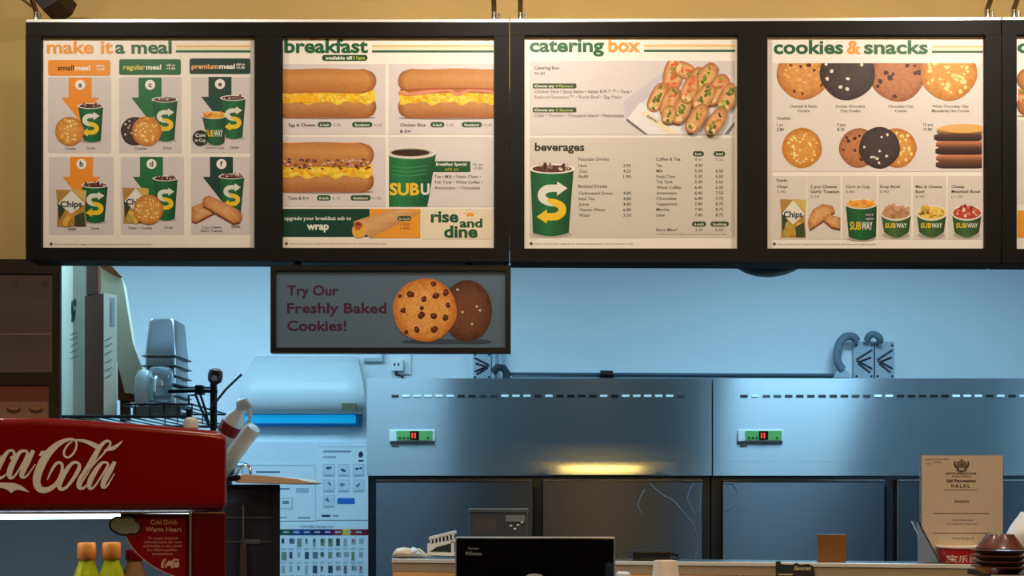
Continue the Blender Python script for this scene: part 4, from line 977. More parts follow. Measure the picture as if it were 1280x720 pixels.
part('hook', MB().tube([cpt(304,634), cpt(304,631,.02), cpt(304,630,.004)], .002, 6), M_chrome, r)

# bread peel on the cabinet
M_wood = mat('pale_wood', (228,190,158), .5, 0, .12, 6, stretch=(1,8,8))
r = root('bread_peel', P(336,604,3.42), 'pale wooden board lying on top of the dark glass cabinet', 'board')
pts = [(294,594),(306,592.8),(345,595.5),(372,598.8),(384,601.5),(386,603.5),(380,605),(345,604.8),(294,603.5)]
part('blade', MB().prism([P(x,y,3.36) for x, y in pts], (.01,.18,0)), M_wood, r, bevel=.002)
part('grip', MB().prism([P(x,y,3.355) for x, y in [(281,597),(287,594.5),(299,593.5),(301,598),(297,600.5),(281,602)]], (0,.05,0)), M_black, r, bevel=.003)
gl = single('glass_bowl', MB().lathe(P(302,599,3.55), (0,0,1), [(.02,0),(.035,.006),(.033,.03),(.02,.042),(.008,.046),(1e-6,.047)], 24), M_clear, 'clear upturned bowl lying on the wooden board', 'bowl', smooth=True)
gl.location.z = P(0,594,3.36).z-.001
hk = single('hook', MB().tube([P(293,596,3.4), P(300,587,3.4), P(304,582,3.4), P(309,581,3.4), P(313,585,3.4), P(313,593,3.4)], .0025, 8), M_chrome, 'thin wire hook standing on the wooden board', 'hook', smooth=True)

# caddy with two white squeeze bottles
qx = P(268,0,3.5)
single('caddy', MB().lathe((qx.x,3.53,zc), (0,0,1), [(.045,0),(.05,.1),(.046,.1),(.042,.01),(1e-6,.008)], 20), M_black, 'black caddy behind the red cooler holding the white bottles', 'caddy', smooth=True)
def bottle(p0, p1, prof, label, band=None):
    ax = (p1-p0); L = ax.length
    r = root('squeeze_bottle', p0, label, 'bottle', 'white bottles leaning behind the cooler')
    part('bottle_body', MB().lathe(p0, ax, [(a, h*L) for a, h in prof], 20), M_white, r, smooth=True)
    return r, ax.normalized(), L
r, ax, L = bottle(P(272,562,3.5), P(306,503,3.46), [(.03,0),(.034,.05),(.034,.55),(.03,.68),(.018,.8),(.017,.9),(.024,.93),(.022,1.0),(1e-6,1.01)], 'white squeeze bottle with a dark red band')
base = P(272,562,3.5)
part('band', MB().lathe(base+ax*L*.36, ax, [(.0345,0),(.035,.002),(.035,.034),(.0345,.036)], 24), mat('dark_red_band', (130,22,34), .5), r, smooth=True)
part('trigger', MB().tube([P(303,508,3.44), P(312,512,3.43), P(313,522,3.43), P(309,532,3.43), P(302,537,3.44)], [.008,.007,.006,.006,.007], 8), M_white, r, smooth=True)
part('spout', MB().tube([P(300,505,3.45), P(308,503,3.43), P(314,509,3.42)], [.016,.015,.006], 10), M_white, r, smooth=True)
bottle(P(276,590,3.48), P(318,533,3.42), [(.024,0),(.026,.04),(.026,.9),(.022,.98),(1e-6,1.0)], 'plain white tube leaning below the banded bottle')

# ================================================================== RED DRINKS COOLER
TH = math.radians(19.8); tan_ = math.tan(TH)
def FW(px, py, off=0):
    sl = (px-640)/F; x0 = -.5204+math.sin(TH)*off; y0 = 2.0-math.cos(TH)*off
    Y = (y0-tan_*x0)/(1-tan_*sl); return P(px, py, Y)
cen = FW(45, 620); Rm = Matrix.Rotation(-TH, 3, 'Z')
FR = (cen.x, cen.y, 0)
def FL(px, py, off=0):
    w = FW(px, py, off)-Vector(FR); return Rm@w
M_red = mat('glossy_red_enamel', (130,0,6), .25, 0, .04, coat=.3)
M_redd = mat('red_door_frame', (96,0,5), .3, 0, .06)
M_trim = mat('silver_trim', (190,186,182), .3, .8)
cl = root('drinks_cooler', FR, 'red drinks cooler with white script lettering at lower left', 'cooler', rz=TH)
HW = FL(284,600).x
top = [(45,521.5),(75,522.6),(100,524.2),(130,526.2),(160,528.4),(190,530.8),(220,533.4),(245,535.6),(262,537.3),(272,538.6),(279,541.5),(283,546),(284.5,552)]
R_ = [FL(*p) for p in top]; zbh = FL(240,637.6).z
pts = [(p.x, -.0, p.z) for p in R_]+[(HW,0,zbh)]
full = [(-p[0], 0, p[2]) for p in pts[::-1][:-1]]+pts
hd = part('header', MB().prism(full, (0,.20,0)), M_red, cl, bevel=.014, seg=4)
W2 = FL(238.5,680,-.03).x; d0 = .03
# body panels
part('side_panel', MB().box(HW-.03, HW-.002, .05, .58, .05, zbh-.001), M_red, cl, bevel=.004)
part('side_panel', MB().box(-HW+.002, -HW+.03, .05, .58, .05, zbh-.001), M_red, cl, bevel=.004)
M_in = mat('cooler_liner', (170,190,200), .5, 0, .02)
part('back_panel', MB().box(-HW+.03, HW-.03, .54, .57, .05, zbh-.001), M_in, cl)
part('liner_top', MB().box(-HW+.03, HW-.03, .20, .54, zbh+.0, zbh+.02), M_in, cl)
part('base', MB().box(-HW+.002, HW-.002, .02, .58, .0, .30), M_red, cl, bevel=.004)
dz0 = .31; dz1 = zbh-.002
dr = part('door', MB().box(W2, HW-.001, .012, .049, dz0, dz1), M_redd, cl, bevel=.006)
part('door_stile', MB().box(-HW+.001, -W2, .012, .049, dz0, dz1), M_redd, cl, bevel=.006)
part('door_rail', MB().box(-W2, W2, .012, .049, dz0, dz0+.06), M_redd, cl, bevel=.004)
for q in ((W2-.004,W2,dz0+.06,dz1),(-W2,-W2+.004,dz0+.06,dz1)): part('silver_edge', MB().box(q[0],q[1],.008,.03,q[2],q[3]), M_trim, cl)
part('silver_edge', MB().box(-W2+.004, W2-.004, .008, .03, dz1-.004, dz1), M_trim, cl)
M_glass = mat('door_glass', (235,242,244), .02, trans=1, ior=1.12, var=0)
gp = part('glass_pane', MB().box(-W2+.004, W2-.004, .026, .030, dz0+.06, dz1-.004), M_glass, cl)
lt = part('light_tube', MB().box(-W2, W2, .07, .11, dz1-.014, dz1-.001), mat('cooler_light_tube', (205,228,245), .5, emit=9), cl, label='bright white light strip')
for z in (.62, .93, 1.235):
    sh_ = part('shelf', MB().box(-HW+.032, HW-.032, .07, .075, z-.006, z), M_trim, cl)
    for k in range(16):
        x = -HW+.05+(2*HW-.1)*k/15; part('shelf_wire', MB().box(x-.002, x+.002, .075, .53, z-.004, z), M_trim, sh_)
# printed lettering on the header
A = Art(lambda x, y, o: Vector((FL(x,y).x, -o-.0005, FL(x,y).z)), hd, VINYL); A.layer('script_lettering', 'white script brand lettering')
WH = (250,238,234)
def T_(pts, dx=0, dy=0): return [((x+dx)/6, 520+(y+dy)/6, w/6) for x, y, w in pts]
Cc = [(355,480,6),(372,440,14),(400,385,20),(435,350,22),(466,365,22),(460,430,24),(425,505,30),(360,552,40),(295,545,50),(275,480,58),(300,390,62),(355,290,58),(430,215,42),(500,180,26),(550,176,16),(574,205,14),(562,262,16),(520,308,16),(485,300,16),(482,262,16),(510,215,13),(545,188,10)]
ban = [(548,180,10),(590,182,18),(640,190,26),(690,210,34),(730,232,38)]
o_ = [(592,352,20),(545,352,24),(490,420,34),(450,500,38),(450,545,30),(492,540,22),(550,470,26),(592,395,30),(592,352,20)]
l_ = [(600,500,10),(640,440,12),(700,365,14),(760,300,14),(815,235,16),(828,200,16),(800,188,20),(755,225,32),(705,310,42),(650,410,46),(605,480,46),(592,530,34),(625,540,20),(668,500,10)]
sw = [(780,262,10),(812,250,26),(850,240,30),(885,218,20),(918,186,6)]
a1 = [(812,352,14),(765,352,24),(715,415,36),(675,490,40),(672,540,26),(705,532,16),(755,460,14),(800,390,20),(812,352,14)]
a2 = [(862,342,26),(825,410,40),(785,480,42),(770,528,30),(798,528,16),(832,478,10),(858,432,8)]
for st in (Cc, ban, o_, l_, sw, a1, a2): A.stroke(T_(st), WH)
c_ = [(78,320,26),(108,300,26),(98,262,18),(60,268,24),(10,340,42),(-25,410,46),(-22,462,32),(20,458,18),(60,425,8)]
a1b = [(205,262,16),(155,268,26),(110,330,40),(75,410,44),(75,462,28),(110,450,16),(160,375,14),(200,300,20),(205,262,16)]
a2b = [(252,258,28),(212,330,44),(178,400,44),(162,452,30),(195,455,16),(235,405,10),(266,362,8)]
for st in (c_, a1b, a2b): A.stroke(T_(st), WH)
A.poly([((x)/6, 520+y/6) for x, y in [(308,262),(346,262),(326,300),(290,300)]], WH)
for st in (o_,): A.stroke(T_(st, -600, -60), WH)
for st in (Cc,): A.stroke(T_(st, -720, -30), WH)
A.poly([(x/6, 520+y/6) for x, y in [(-400,520),(-200,490),(-40,500),(60,500),(110,503),(150,518),(185,540),(222,574),(180,562),(140,552),(115,556),(84,578),(60,556),(20,540),(-40,536),(-200,540),(-400,560)]], WH)
A.flush()
qm = FW(239,534,-.05); zq = FW(239,535.2).z
single('jar', MB().lathe((qm.x,qm.y,zq), (0,0,1), [(.010,0),(.0135,.003),(.0140,.012),(.012,.019),(.006,.023),(1e-6,.0235)], 24), mat('frosted_white_plastic', (206,216,216), .4), 'small pale rounded jar on the top edge of the red cooler', 'jar', smooth=True)
# red corner sticker on the glass
A = Art(lambda x, y, o: Vector((FL(x,y,-.026).x, .026-o-.0003, FL(x,y,-.026).z)), gp, VINYL); A.layer('corner_sticker', 'dark red corner sticker with white writing')
cur = [(155,664),(160,676),(168,688),(178,698),(190,707),(205,715),(222,722),(236,728)]
A.poly([(150,642),(236.5,642)]+[(x, y) for x, y in cur[::-1]], (140,14,26))
A.stroke([(x, y, 1.2) for x, y in cur], (214,170,160))
for pts_, c in (([(150,652,13),(157,658,12)],(34,36,38)),): pass
for x, y, a, b in ((148,656,12,11),(160,651,11,9),(167,659,10,10),(155,661,14,9)): A.ell(x, y, a, b, (44,50,52), 20)
for x, y, a, b in ((148,656,9.5,8.5),(160,652,8.5,7),(167,659,7.5,7.5),(156,661,12,6.5)): A.ell(x, y, a, b, (150,156,156), 20)
A.text('Cold Drink', 188, 655.5, 8.4, (240,196,190), x1=222, bold=.01); A.text('Warm Heart', 182, 664.5, 8.4, (240,196,190), x1=227, bold=.01)
for i, (t, a, b) in enumerate((('To ensure maximum',185,223),('refreshment all cans',180,227),('and bottles in this cooler',179,228),('are chilled to perfect',184,221),('temperature',190,216))): A.text(t, a, 674+i*4.9, 4.4, (226,170,164), x1=b, bold=.01)
sc = lambda st: [(198+(x+700)/6*.1, 705+(y-400)/6*.17, w/6*.2) for x, y, w in st]
for st in (Cc, ban, o_, l_, a1, a2, c_, a1b, a2b, [(x-720,y,w) for x,y,w in Cc], [(x-600,y,w) for x,y,w in o_]): A.stroke(sc(st), (236,196,190), 3)
A.flush()
# juice bottles inside the cooler
M_juice = mat('yellow_juice', (206,190,20), .15, 0, .05, spec=.6); M_juice2 = mat('amber_drink', (150,96,50), .15, 0, .05, spec=.6)
M_cap = mat('orange_cap', (236,132,48), .4); M_lab = mat('pale_green_label', (190,206,60), .4)
def juice(px, depth, mj, label, first=None):
    w = FW(px, 700, -depth); zsh = 1.236
    ztop_ = P(0, 678.5, w.y).z
    if first: return dup(first, (w.x, w.y, zsh), label)
    r = root('juice_bottle', (w.x, w.y, zsh), label, 'bottle', 'bottles inside the drinks cooler')
    H = ztop_-zsh
    part('bottle', MB().lathe((w.x,w.y,zsh), (0,0,1), [(.028,0),(.031,.004),(.031,H*.30),(.029,H*.36),(.0315,H*.46),(.030,H*.60),(.022,H*.74),(.0145,H*.84),(.0135,H*.88)], 24), mj, r, smooth=True)
    c = part('cap', MB().lathe((w.x,w.y,zsh+H*.865), (0,0,1), [(.0155,0),(.0165,.003),(.0165,H*.115),(.015,H*.135),(1e-6,H*.137)], 24), M_cap, r, smooth=True)
    part('label', MB().lathe((w.x,w.y,zsh+H*.10), (0,0,1), [(.0315,0),(.0318,.001),(.0318,H*.20),(.0315,H*.2+.001)], 24), M_lab, r, smooth=True)
    return r
j1 = juice(108.5, .11, M_juice, 'yellow juice bottle with an orange cap, left in the cooler')
juice(139.5, .11, M_juice, 'yellow juice bottle with an orange cap, second from the left in the cooler', j1)
j3 = root('juice_bottle', (FW(166,0,-.14).x, FW(166,0,-.14).y, 1.236), 'amber drink bottle behind the red corner sticker', 'bottle', 'bottles inside the drinks cooler')
jw = FW(168,700,-.14); part('bottle', MB().lathe((jw.x,jw.y,1.236), (0,0,1), [(.03,0),(.033,.004),(.034,.10),(.032,.14),(.022,.165),(.014,.185),(.014,.20)], 24), M_juice2, j3, smooth=True)
part('cap', MB().lathe((jw.x,jw.y,1.43), (0,0,1), [(.016,0),(.016,.018),(1e-6,.019)], 20), M_redd, j3, smooth=True)

# ================================================================== FRONT COUNTER
def CT(px, py, off=0):   # counter front plane: Y = 3.0 at px 490, 2.75 at px 1234
    kx = (2.75-3.0)/(1.1906+.328); sl = (px-640)/F; Y = (3.0-off+kx*.328)/(1-kx*sl); return P(px, py, Y)
M_rim = mat('polished_rim_steel', (206,204,200), .22, 1, .03)
M_band = mat('stainless_band', (186,166,140), .5, .4, .12, 2, stretch=(1,1,8))
M_oak = mat('oak_panel', (226,172,104), .45, 0, .25, 3, stretch=(1,4,14))
zt = 1.378
a = CT(490,700); b = CT(1234,705)
def cplan(p, q, o0, o1):
    t = (q-p); t.z = 0; t.normalize(); n = Vector((-t.y, t.x, 0)); return [Vector((p.x,p.y,0))+n*o0, Vector((q.x,q.y,0))+n*o0, Vector((q.x,q.y,0))+n*o1, Vector((p.x,p.y,0))+n*o1]
ct = root('service_counter', ((a.x+b.x)/2, 2.95, 0), 'service counter with a bright steel rim over oak panels', 'counter')
part('rear_worktop', MB().plan(cplan(a, b, .116, .46), 1.288, 1.30), M_rim, ct, bevel=.002)
part('counter_shelf', MB().plan(cplan(a, b, .004, .115), zt-.012, zt), M_rim, ct, bevel=.002)
part('rim', MB().plan(cplan(a, b, -.004, .004), zt-.010, zt+.0005), mat('pale_lit_rim', (236,232,226), .4, .3, .03), ct, bevel=.0015)  # whitish colour stands in for light falling on the rim edge
part('steel_band', MB().plan(cplan(a, b, .0, .012), zt-.034, zt-.012), M_band, ct)
nP = 5
for i in range(nP):
    p = a.lerp(b, (i+.004)/nP); q = a.lerp(b, (i+.996)/nP); part('panel', MB().plan(cplan(p, q, .0, .02), .1, zt-.035), M_oak, ct, bevel=.002)
part('carcass', MB().plan(cplan(a.lerp(b,.01), b.lerp(a,.01), .03, .11), .0, zt-.013).plan(cplan(a.lerp(b,.01), b.lerp(a,.01), .11, .44), .0, 1.288), M_dark, ct)
led = single('counter_ledge', MB().plan(cplan(a+Vector((-.5,.08,0)), b+Vector((1.0,-.165,0)), -.42, -.005), 1.06, 1.1), M_rim, 'lower steel counter ledge in front of the oak panels', 'counter', bevel=.004)
single('ledge_support', MB().plan(cplan(a+Vector((-.45,.07,0)), b+Vector((.95,-.157,0)), -.38, -.02), 0, 1.06), M_dark, 'dark base cabinet under the lower counter ledge', 'cabinet')
def cs(px, back=.1):  # a point on the counter shelf
    q = CT(px, 700, -back); return Vector((q.x, q.y, zt))
def cslab(x0, y0, x1, y1, back, d, z0=None):   # px rectangle standing on the shelf at depth "back"
    a_ = CT(x0, y0, -back); b_ = CT(x1, y1, -back); zl = CT((x0+x1)/2, y1, -back).z if z0 is None else z0; zh = CT((x0+x1)/2, y0, -back).z
    return MB().plan([(a_.x,a_.y,0),(b_.x,b_.y,0),(b_.x-.16*d*0,b_.y+d,0),(a_.x,a_.y+d,0)], zl, zh)

# POS monitor seen from behind, on the ledge in front of the shelf
YM = 2.78
M_mon = mat('glossy_black_back', (6,6,8), .12, 0, .05)
mr = root('monitor', (P(669,0,YM).x, YM, 1.1), 'black flat monitor with a silver edge, bottom centre', 'monitor')
ms = lambda x0, y0, x1, y1, Y, d: slab(x0, y0, x1, y1, Y, d)
part('bezel', ms(569, 671, 769.5, 806, YM, .028), M_trim, mr, bevel=.005)
bp_ = part('back_cover', ms(570.5, 672.6, 767.5, 804, YM-.004, .01), M_mon, mr, bevel=.004)
part('stand', MB().box(P(650,0,YM).x, P(690,0,YM).x, YM+.03, YM+.07, 1.1, 1.35), M_black, mr)
part('stand_foot', MB().box(P(620,0,YM).x, P(720,0,YM).x, YM-.02, YM+.1, 1.1, 1.112), M_black, mr, bevel=.003)
A = Art(YP(YM-.004), bp_); A.layer('printed_mark'); A.text('Partner', 585, 687, 4.4, (120,124,126), x1=599, bold=.02); A.text('PilSense', 582, 694, 6.2, (140,144,146), x1=602, bold=.02)
A.ell(668, 721, 11, 4, (190,190,196), 16); A.flush()

# clear acrylic box with a card, behind the monitor
ar = root('acrylic_box', Vector((cs(622,.2).x, cs(622,.2).y, 1.30)), 'dark clear acrylic box behind the monitor', 'box')
M_acr = mat('smoked_acrylic', (150,150,150), .08, trans=.85, ior=1.2, var=0)
Yb = CT(622,0,-.2).y
yb_ = 620+.2495/Yb*1372
part('shell', slab(586, 639, 659, yb_, Yb, .1), M_acr, ar, bevel=.004)
part('lid_edge', slab(585, 636, 661, 640, Yb-.004, .105), mat('steel_lid_edge', (120,132,134), .3, .8), ar, bevel=.002)
part('card', slab(595, 648, 620, 662, Yb+.01, .004), mat('brown_card', (120,96,84), .6), ar)
part('sticker', slab(632, 644, 656, 652, Yb-.003, .002), mat('grey_sticker', (110,116,120), .5), ar)
for (x, y) in ((637,656),(642,660),(646,655),(651,652)): part('printed_fleck', slab(x, y, x+3, y+2, Yb-.003, .002), M_white, ar)

# white slotted plastic tray leaning beside the monitor
wr = root('slotted_tray', cs(553,.08), 'white slotted plastic tray tilted against the left edge of the monitor', 'tray')
Yt = CT(553,0,-.04).y
part('top_edge', MB().prism([P(x,y,Yt) for x, y in [(536,671.5),(569,663.5),(570,667),(536,675)]], (0,.05,0)), M_white, wr)
part('lower_band', MB().prism([P(x,y,Yt) for x, y in [(536,680.5),(569,674),(569,677.5),(545,684),(537,690),(534,690),(534,680)]], (0,.05,0)), M_white, wr)
part('base_edge', MB().prism([P(x,y,Yt) for x, y in [(534,690),(568,691),(568,695),(534,694)]], (0,.05,0)), M_white, wr)
part('side_edge', MB().prism([P(x,y,Yt) for x, y in [(564,677),(567,676),(567,691),(564,691)]], (0,.05,0)), M_white, wr)
part('inner_panel', MB().prism([P(x,y,Yt+.04) for x, y in [(538,676),(568,668),(568,690),(538,690)]], (0,.01,0)), mat('blue_grey_inside', (110,140,150), .5), wr)
for k in range(7):
    x = 537.5+k*4.6; y = 671.5-(x-536)*.24
    part('slat', MB().prism([P(x+dx_, y+dy_, Yt) for dx_, dy_ in [(0,3),(2,2.5),(2,9),(0,9.5)]], (0,.03,0)), M_white, wr)
# white handset
hr = root('handset', cs(508,.08), 'off white handset lying at the left end of the counter', 'handset')
Yh = CT(508,0,-.06).y; zz0 = zt
m = MB(); rings = []
for i, (x, w, h) in enumerate([(490,.0,.0),(491.5,.02,.014),(496,.03,.026),(504,.034,.029),(511,.033,.027),(513,.03,.025),(514,.0,.0)]):
    c = P(x, 0, Yh); rings.append([(c.x, Yh+w*math.cos(a_), zt+.0005+max(.0002,h)*.5*(1+math.sin(a_))) for a_ in [2*math.pi*k/14 for k in range(14)]])
vs = [v for r_ in rings for v in r_]; fs = [(i*14+k, i*14+(k+1)%14, (i+1)*14+(k+1)%14, (i+1)*14+k) for i in range(6) for k in range(14)]
part('grip', m.add(vs, fs), mat('cream_plastic', (214,196,170), .4), hr, smooth=True)
m = MB(); rings = []
for i, (x, w, h) in enumerate([(509,.0,.0),(510,.02,.02),(516,.026,.030),(522,.024,.024),(526,.02,.02),(530,.016,.012),(533,.01,.004),(534,.0,.0)]):
    c = P(x, 0, Yh+.01); rings.append([(c.x, Yh+.01+w*math.cos(a_), zt+.0005+max(.0002,h)*.5*(1+math.sin(a_))) for a_ in [2*math.pi*k/14 for k in range(14)]])
vs = [v for r_ in rings for v in r_]; fs = [(i*14+k, i*14+(k+1)%14, (i+1)*14+(k+1)%14, (i+1)*14+k) for i in range(7) for k in range(14)]
part('head', m.add(vs, fs), M_white, hr, smooth=True)
part('cable', MB().tube([P(516,690,Yh-.02), P(524,687,Yh-.025), P(531,693,Yh-.025), P(540,695.5,Yh-.02)], .004, 8), M_white, hr, smooth=True)

# black power adapter and lead
pa = root('power_adapter', cs(816,.05), 'black power adapter with leads lying on the counter rim', 'adapter')
Ya = CT(816,0,-.03).y
za = Vector((0,0,zt)).z
def zslab(x0, x1, Y, d, z0, z1): return MB().box(P(x0,0,Y).x, P(x1,0,Y).x, Y, Y+d, z0, z1)
part('brick', zslab(791, 839, Ya, .05, zt+.0005, zt+.026), M_black, pa, bevel=.005)
part('lead', MB().tube([(P(791,0,Ya).x,Ya+.02,zt+.014),(P(780,0,Ya).x,Ya+.02,zt+.016),(P(762,0,Ya).x,Ya+.02,zt+.014)], [.005,.0035,.003], 8), M_black, pa, smooth=True)
part('lead', MB().tube([(P(839,0,Ya).x,Ya+.02,zt+.016),(P(848,0,Ya).x,Ya+.01,zt+.014),(P(849,0,Ya).x,Ya-.0,zt+.007),(P(841,0,Ya).x,Ya-.004,zt+.005)], .0035, 8), M_black, pa, smooth=True)

# inverted paper cups on the ledge
YQ = 2.68; qc = P(832,0,YQ)
M_cup = mat('white_paper_cup', (232,214,192), .6, 0, .02)
cr = root('paper_cup', (qc.x, YQ, 1.1), 'lowest paper cup of the upturned stack in front of the rim', 'cup', 'upturned paper cups')
part('cup_wall', MB().lathe((qc.x,YQ,1.1005), (0,0,1), [(.040,0),(.041,.003),(.0395,.006),(.0285,.098),(.028,.10),(.026,.097),(.0255,.094),(1e-6,.094)], 32), M_cup, cr, smooth=True)
ztopc = P(832,701,YQ).z; ncup = 13; stp = (ztopc-1.1-.1)/(ncup-1)
for k in range(1, ncup): dup(cr, (qc.x, YQ, 1.1+k*stp), 'topmost paper cup of the upturned stack, standing before the rim' if k == ncup-1 else ['second','third','fourth','fifth','sixth','seventh','eighth','ninth','tenth','eleventh','twelfth'][k-1]+' paper cup from the bottom of the upturned stack')
pr_ = root('payment_terminal', (P(780,0,2.6).x, 2.6, 1.1), 'small white rounded device at the bottom edge right of the monitor', 'terminal')
part('device_body', slab(772, 716, 789, 740, 2.6, .05), M_white, pr_, bevel=.006)
part('stand', MB().box(P(777,0,2.6).x, P(784,0,2.6).x, 2.61, 2.64, 1.1, zz(740,2.6)), M_white, pr_)

# brown wooden block, hanging label
bq = cs(1040,.07)
bb = root('card_block', (bq.x,bq.y,zt), 'brown card standing on the rim between the cups and the certificate', 'card')
Yk = bq.y
part('board', MB().box(P(1022.5,0,Yk).x, P(1058,0,Yk).x, Yk, Yk+.012, zt, zz(668,Yk)), mat('brown_card_wood', (128,82,36), .5, 0, .25, 5, stretch=(6,6,1)), bb, bevel=.0015)
hl = root('rim_label', CT(995,720,.006), 'small dark ornate label stuck on the counter rim', 'label')
g = lambda x, y, o: CT(x, y, .006+o)
part('backing', MB().prism([g(x,y,0) for x, y in [(970,702),(975,701.5),(977,705.5),(991,706),(996,703.5),(1000,706),(1011,705),(1017,708),(1019,718),(1019,722),(971,722),(970,712)]], (0,.0035,0)), mat('dark_label', (40,34,30), .6), hl)
A = Art(lambda x, y, o: g(x, y, o), hl); A.layer('label_lettering'); A.text('Sauces', 992, 712.5, 7, (206,190,150), x1=1014, bold=.03, shear=.3); A.rect(974, 707.5, 990, 714, (40,60,50)); A.rect(973, 717, 991, 719, (190,180,150)); A.flush()

# certificate in an acrylic stand
Yc = CT(1200,0,-.09).y
cf = root('certificate_stand', (P(1203,0,Yc).x, Yc, zt), 'acrylic stand holding a tan certificate with an emblem', 'certificate stand')
part('back_sheet', MB().box(P(1151,0,Yc).x, P(1255,0,Yc).x, Yc+.004, Yc+.008, zt, zz(568,Yc)), M_clear, cf)
pa_ = part('certificate', MB().box(P(1152.5,0,Yc).x, P(1253.5,0,Yc).x, Yc, Yc+.002, zt+.001, zz(569.5,Yc)), mat('tan_certificate_paper', (204,182,156), .5, 0, .02), cf)
part('foot', MB().box(P(1151,0,Yc).x, P(1255,0,Yc).x, Yc-.05, Yc, zt, zt+.003), M_clear, cf)
A = Art(YP(Yc), pa_); A.layer('emblem'); INK = (74,62,56)
A.ell(1202, 580, 5, 4.4, INK, 18); A.ell(1202, 580, 3.4, 3, (170,140,110), 14); A.ell(1202, 580.5, 1.8, 2, INK, 10)
A.stroke([(1193.5,576,1.2),(1194,582,2.6),(1199,586,1.6)], INK); A.stroke([(1210.5,576,1.2),(1210,582,2.6),(1205,586,1.6)], INK); A.stroke([(1195,587.5,1.2),(1202,589,1.8),(1209,587.5,1.2)], INK)
A.ell(1202, 574.5, 1.4, 1.4, (190,90,50), 8)
for k in range(3): A.stroke([(1195+k*.8,577+k*3,.8),(1198,579+k*2.6,.8)], INK); A.stroke([(1209-k*.8,577+k*3,.8),(1206,579+k*2.6,.8)], INK)
A.layer('printed_text')
A.text('Kepada: No. Siri 0012', 1157, 575, 3, INK, x1=1186); A.text('Tarikh', 1157, 580.5, 3, INK, x1=1163); A.text('12 Mac', 1166, 578.6, 3, INK, x1=1177)
A.text('JABATAN KEMAJUAN ISLAM', 1182, 593, 3.8, INK, x1=1220, bold=.02); A.text('MALAYSIA', 1190, 596.5, 3, INK, x1=1214)
A.text('Sijil Pengesahan', 1183, 602.5, 4.8, INK, x1=1220, bold=.03, shear=.1); A.text('H A L A L', 1189, 609.5, 6.4, INK, x1=1212, bold=.03); A.text('dengan ini diperakukan bahawa produk', 1180, 613, 2.8, INK, x1=1222)
A.text('BASIRON', 1193.5, 628, 3.6, INK, x1=1211, bold=.02)
A.rect(1167, 641.3, 1237, 642, INK); A.rect(1166, 666, 1238, 666.7, INK)
A.text('Premis Makanan Segera', 1190, 651, 3.4, INK, x1=1218); A.text('No. 12 Jalan Besar, Kuala Lumpur', 1184, 655.6, 3, INK, x1=1222); A.text('Ketua Pengarah', 1190, 674, 3.6, INK, x1=1218); A.flush()
aw = root('acrylic_wedge', cs(1160,.04), 'clear blue grey acrylic wedge left of the certificate', 'holder')
Yw = CT(1160,0,-.03).y
part('side', MB().prism([P(x,y,Yw) for x, y in [(1147,652),(1149,652),(1176,705),(1148,705)]], (0,.003,0)), mat('blue_acrylic', (170,186,206), .1, trans=.6, ior=1.2, var=0), aw)
part('front', MB().prism([P(1147,652,Yw), P(1149,652,Yw), P(1177,705,Yw), P(1175,705,Yw)], (.0,.05,0)), M_clear, aw)

# red paper tub with white characters
Yr = CT(1198,0,-.06).y; rc = P(1200,0,Yr)
rt = root('paper_tub', (rc.x, Yr, zt), 'red paper tub with white characters in front of the certificate', 'tub')
w0 = .055
part('tub_wall', MB().lathe((rc.x,Yr,zt+.0005), (0,0,1), [(.046,0),(.0535,.040),(.0535,.041),(.051,.041),(.045,.004),(1e-6,.003)], 32), mat('red_paper', (176,24,28), .45, var=.03), rt, smooth=True)
part('rim', MB().lathe((rc.x,Yr,zt+.0395), (0,0,1), [(.0535,0),(.057,.0005),(.0575,.004),(.055,.006),(.052,.004)], 32), mat('white_paper_rim', (240,222,208), .5), rt, smooth=True)
def tubp(px, py, o):
    x = P(px,0,Yr-.05).x-rc.x; z = P(0,py,Yr-.05).z; rr = .0465+(z-zt)*.19+.0006+o; x = max(-rr*.99, min(rr*.99, x)); return Vector((rc.x+x, Yr-math.sqrt(rr*rr-x*x), z))
A = Art(tubp, rt, VINYL); A.layer('lettering', 'white characters'); A.text('宝乐', 1188, 702.3, 9.5, (250,224,216), x1=1210, bold=.012); A.text('比', 1212, 702.3, 9.5, (250,224,216), x1=1222, bold=.012); A.rect(1180.5, 691, 1181.8, 704.5, (240,190,180)); A.flush()

# brown trays stack on a side stand
Yg = 2.50; gx = P(1249,0,Yg)
zg0 = P(0,716,Yg).z
st_ = root('side_shelf', (P(1300,0,2.62).x, 2.6, 0), 'low shelf with a pale front edge at the lower right corner', 'shelf')
part('top', MB().box(P(1239,0,Yg).x, P(1400,0,Yg).x, 2.42, 2.63, zg0-.012, zg0), M_black, st_)
part('edge_strip', MB().box(P(1239,0,2.42).x, P(1400,0,2.42).x, 2.415, 2.4195, zg0-.007, zg0+.0005), M_rail, st_)
part('leg', MB().box(P(1300,0,Yg).x, P(1330,0,Yg).x, 2.48, 2.56, 1.1, zg0-.012), M_black, st_)
M_tray = mat('brown_plastic_tray', (104,56,40), .3, 0, .06, coat=.3)
def tray(z, w, h, label, inv=False):
    cx = P(1250,0,Yg).x; r = root('brown_bowl', (cx, Yg, z), label, 'bowl', 'stacked brown bowls')
    prof = [(w*.62,0),(w*.66,.002),(w*.93,h*.82),(w,h*.85),(w*1.0,h),(w*.92,h*.97),(w*.6,h*.12),(1e-6,h*.1)]
    if inv: prof = [(w*.98,0),(w*1.0,.003),(w*.93,.006),(w*.60,h-.003),(w*.57,h),(1e-6,h)]
    part('bowl_wall', MB().lathe((cx,Yg,z+.0003), (0,0,1), prof, 6 if False else 36), M_tray, r, smooth=True)
    return r
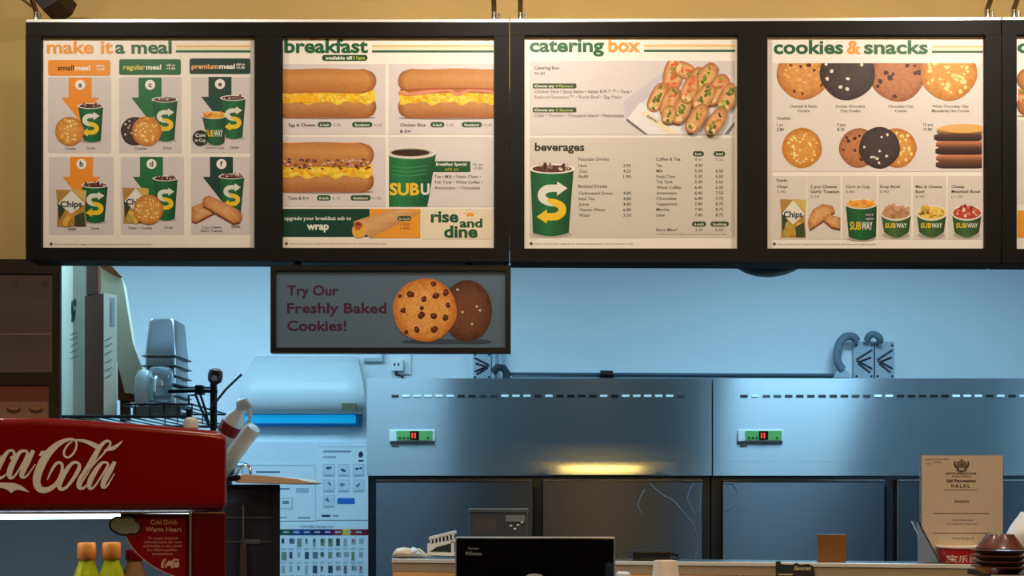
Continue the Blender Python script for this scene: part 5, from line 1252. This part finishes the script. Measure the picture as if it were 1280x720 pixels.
t0 = tray(zg0, .062, .016, 'lowest brown bowl of the stack at the lower right')
nb_ = ['second brown bowl from the bottom of the stack', 'middle brown bowl of the stack', 'brown bowl just below the upturned one']
for k in range(1, 4): dup(t0, (gx.x+.002, Yg, zg0+.0125*k), nb_[k-1])
tray(zg0+.0125*3+.0165, .052, .034, 'upturned brown bowl on top of the stack at lower right', True)
# white bag at the right edge
wb_ = root('plastic_bag', (P(1285,0,2.56).x, 2.58, zg0), 'white plastic bag at the right edge beside the brown bowls', 'bag')
m = MB(); rings = []
for i, (py, a_, b_) in enumerate([(716,1266,1330),(700,1268,1334),(688,1265,1332),(676,1262.5,1326),(668,1263,1318),(660,1268,1306),(652,1273,1296),(645,1278,1290),(640,1281,1287)]):
    c = (P(a_,py,2.58)+P(b_,py,2.58))/2; w = (P(b_,py,2.58)-P(a_,py,2.58)).x/2
    rings.append([(c.x+w*math.cos(t)*(1+.05*math.sin(5*t+i)), 2.60+min(w,.045)*.8*math.sin(t)*(1+.06*math.cos(7*t+i*2)), c.z) for t in [2*math.pi*k/24 for k in range(24)]])
vs = [v for r_ in rings for v in r_]; nR = len(rings); fs = [(i*24+k, i*24+(k+1)%24, (i+1)*24+(k+1)%24, (i+1)*24+k) for i in range(nR-1) for k in range(24)]+[tuple(range(24)), tuple(range((nR-1)*24, nR*24))]
part('bag_body', m.add(vs, fs), mat('white_film', (236,240,244), .4, 0, .02, 20, bump=.3), wb_, smooth=True)

# warm linear pendant over the customers (reflected in the steel header)
lx = .80; lp = root('pendant_lamp', (lx, .0, 2.86), 'warm linear pendant lamp over the customer side', 'lamp')
part('housing', MB().box(lx-.36, lx+.36, -.05, .05, 2.90, 2.93), M_lamphead, lp)
part('lens', MB().box(lx-.34, lx+.34, -.045, .045, 2.76, 2.90), mat('warm_lamp_lens', (255,206,110), .5, emit=32), lp)
for s_ in (-.3, .3): part('cord', MB().tube([(lx+s_,0,2.93),(lx+s_,0,3.7)], .003, 6), M_black, lp)
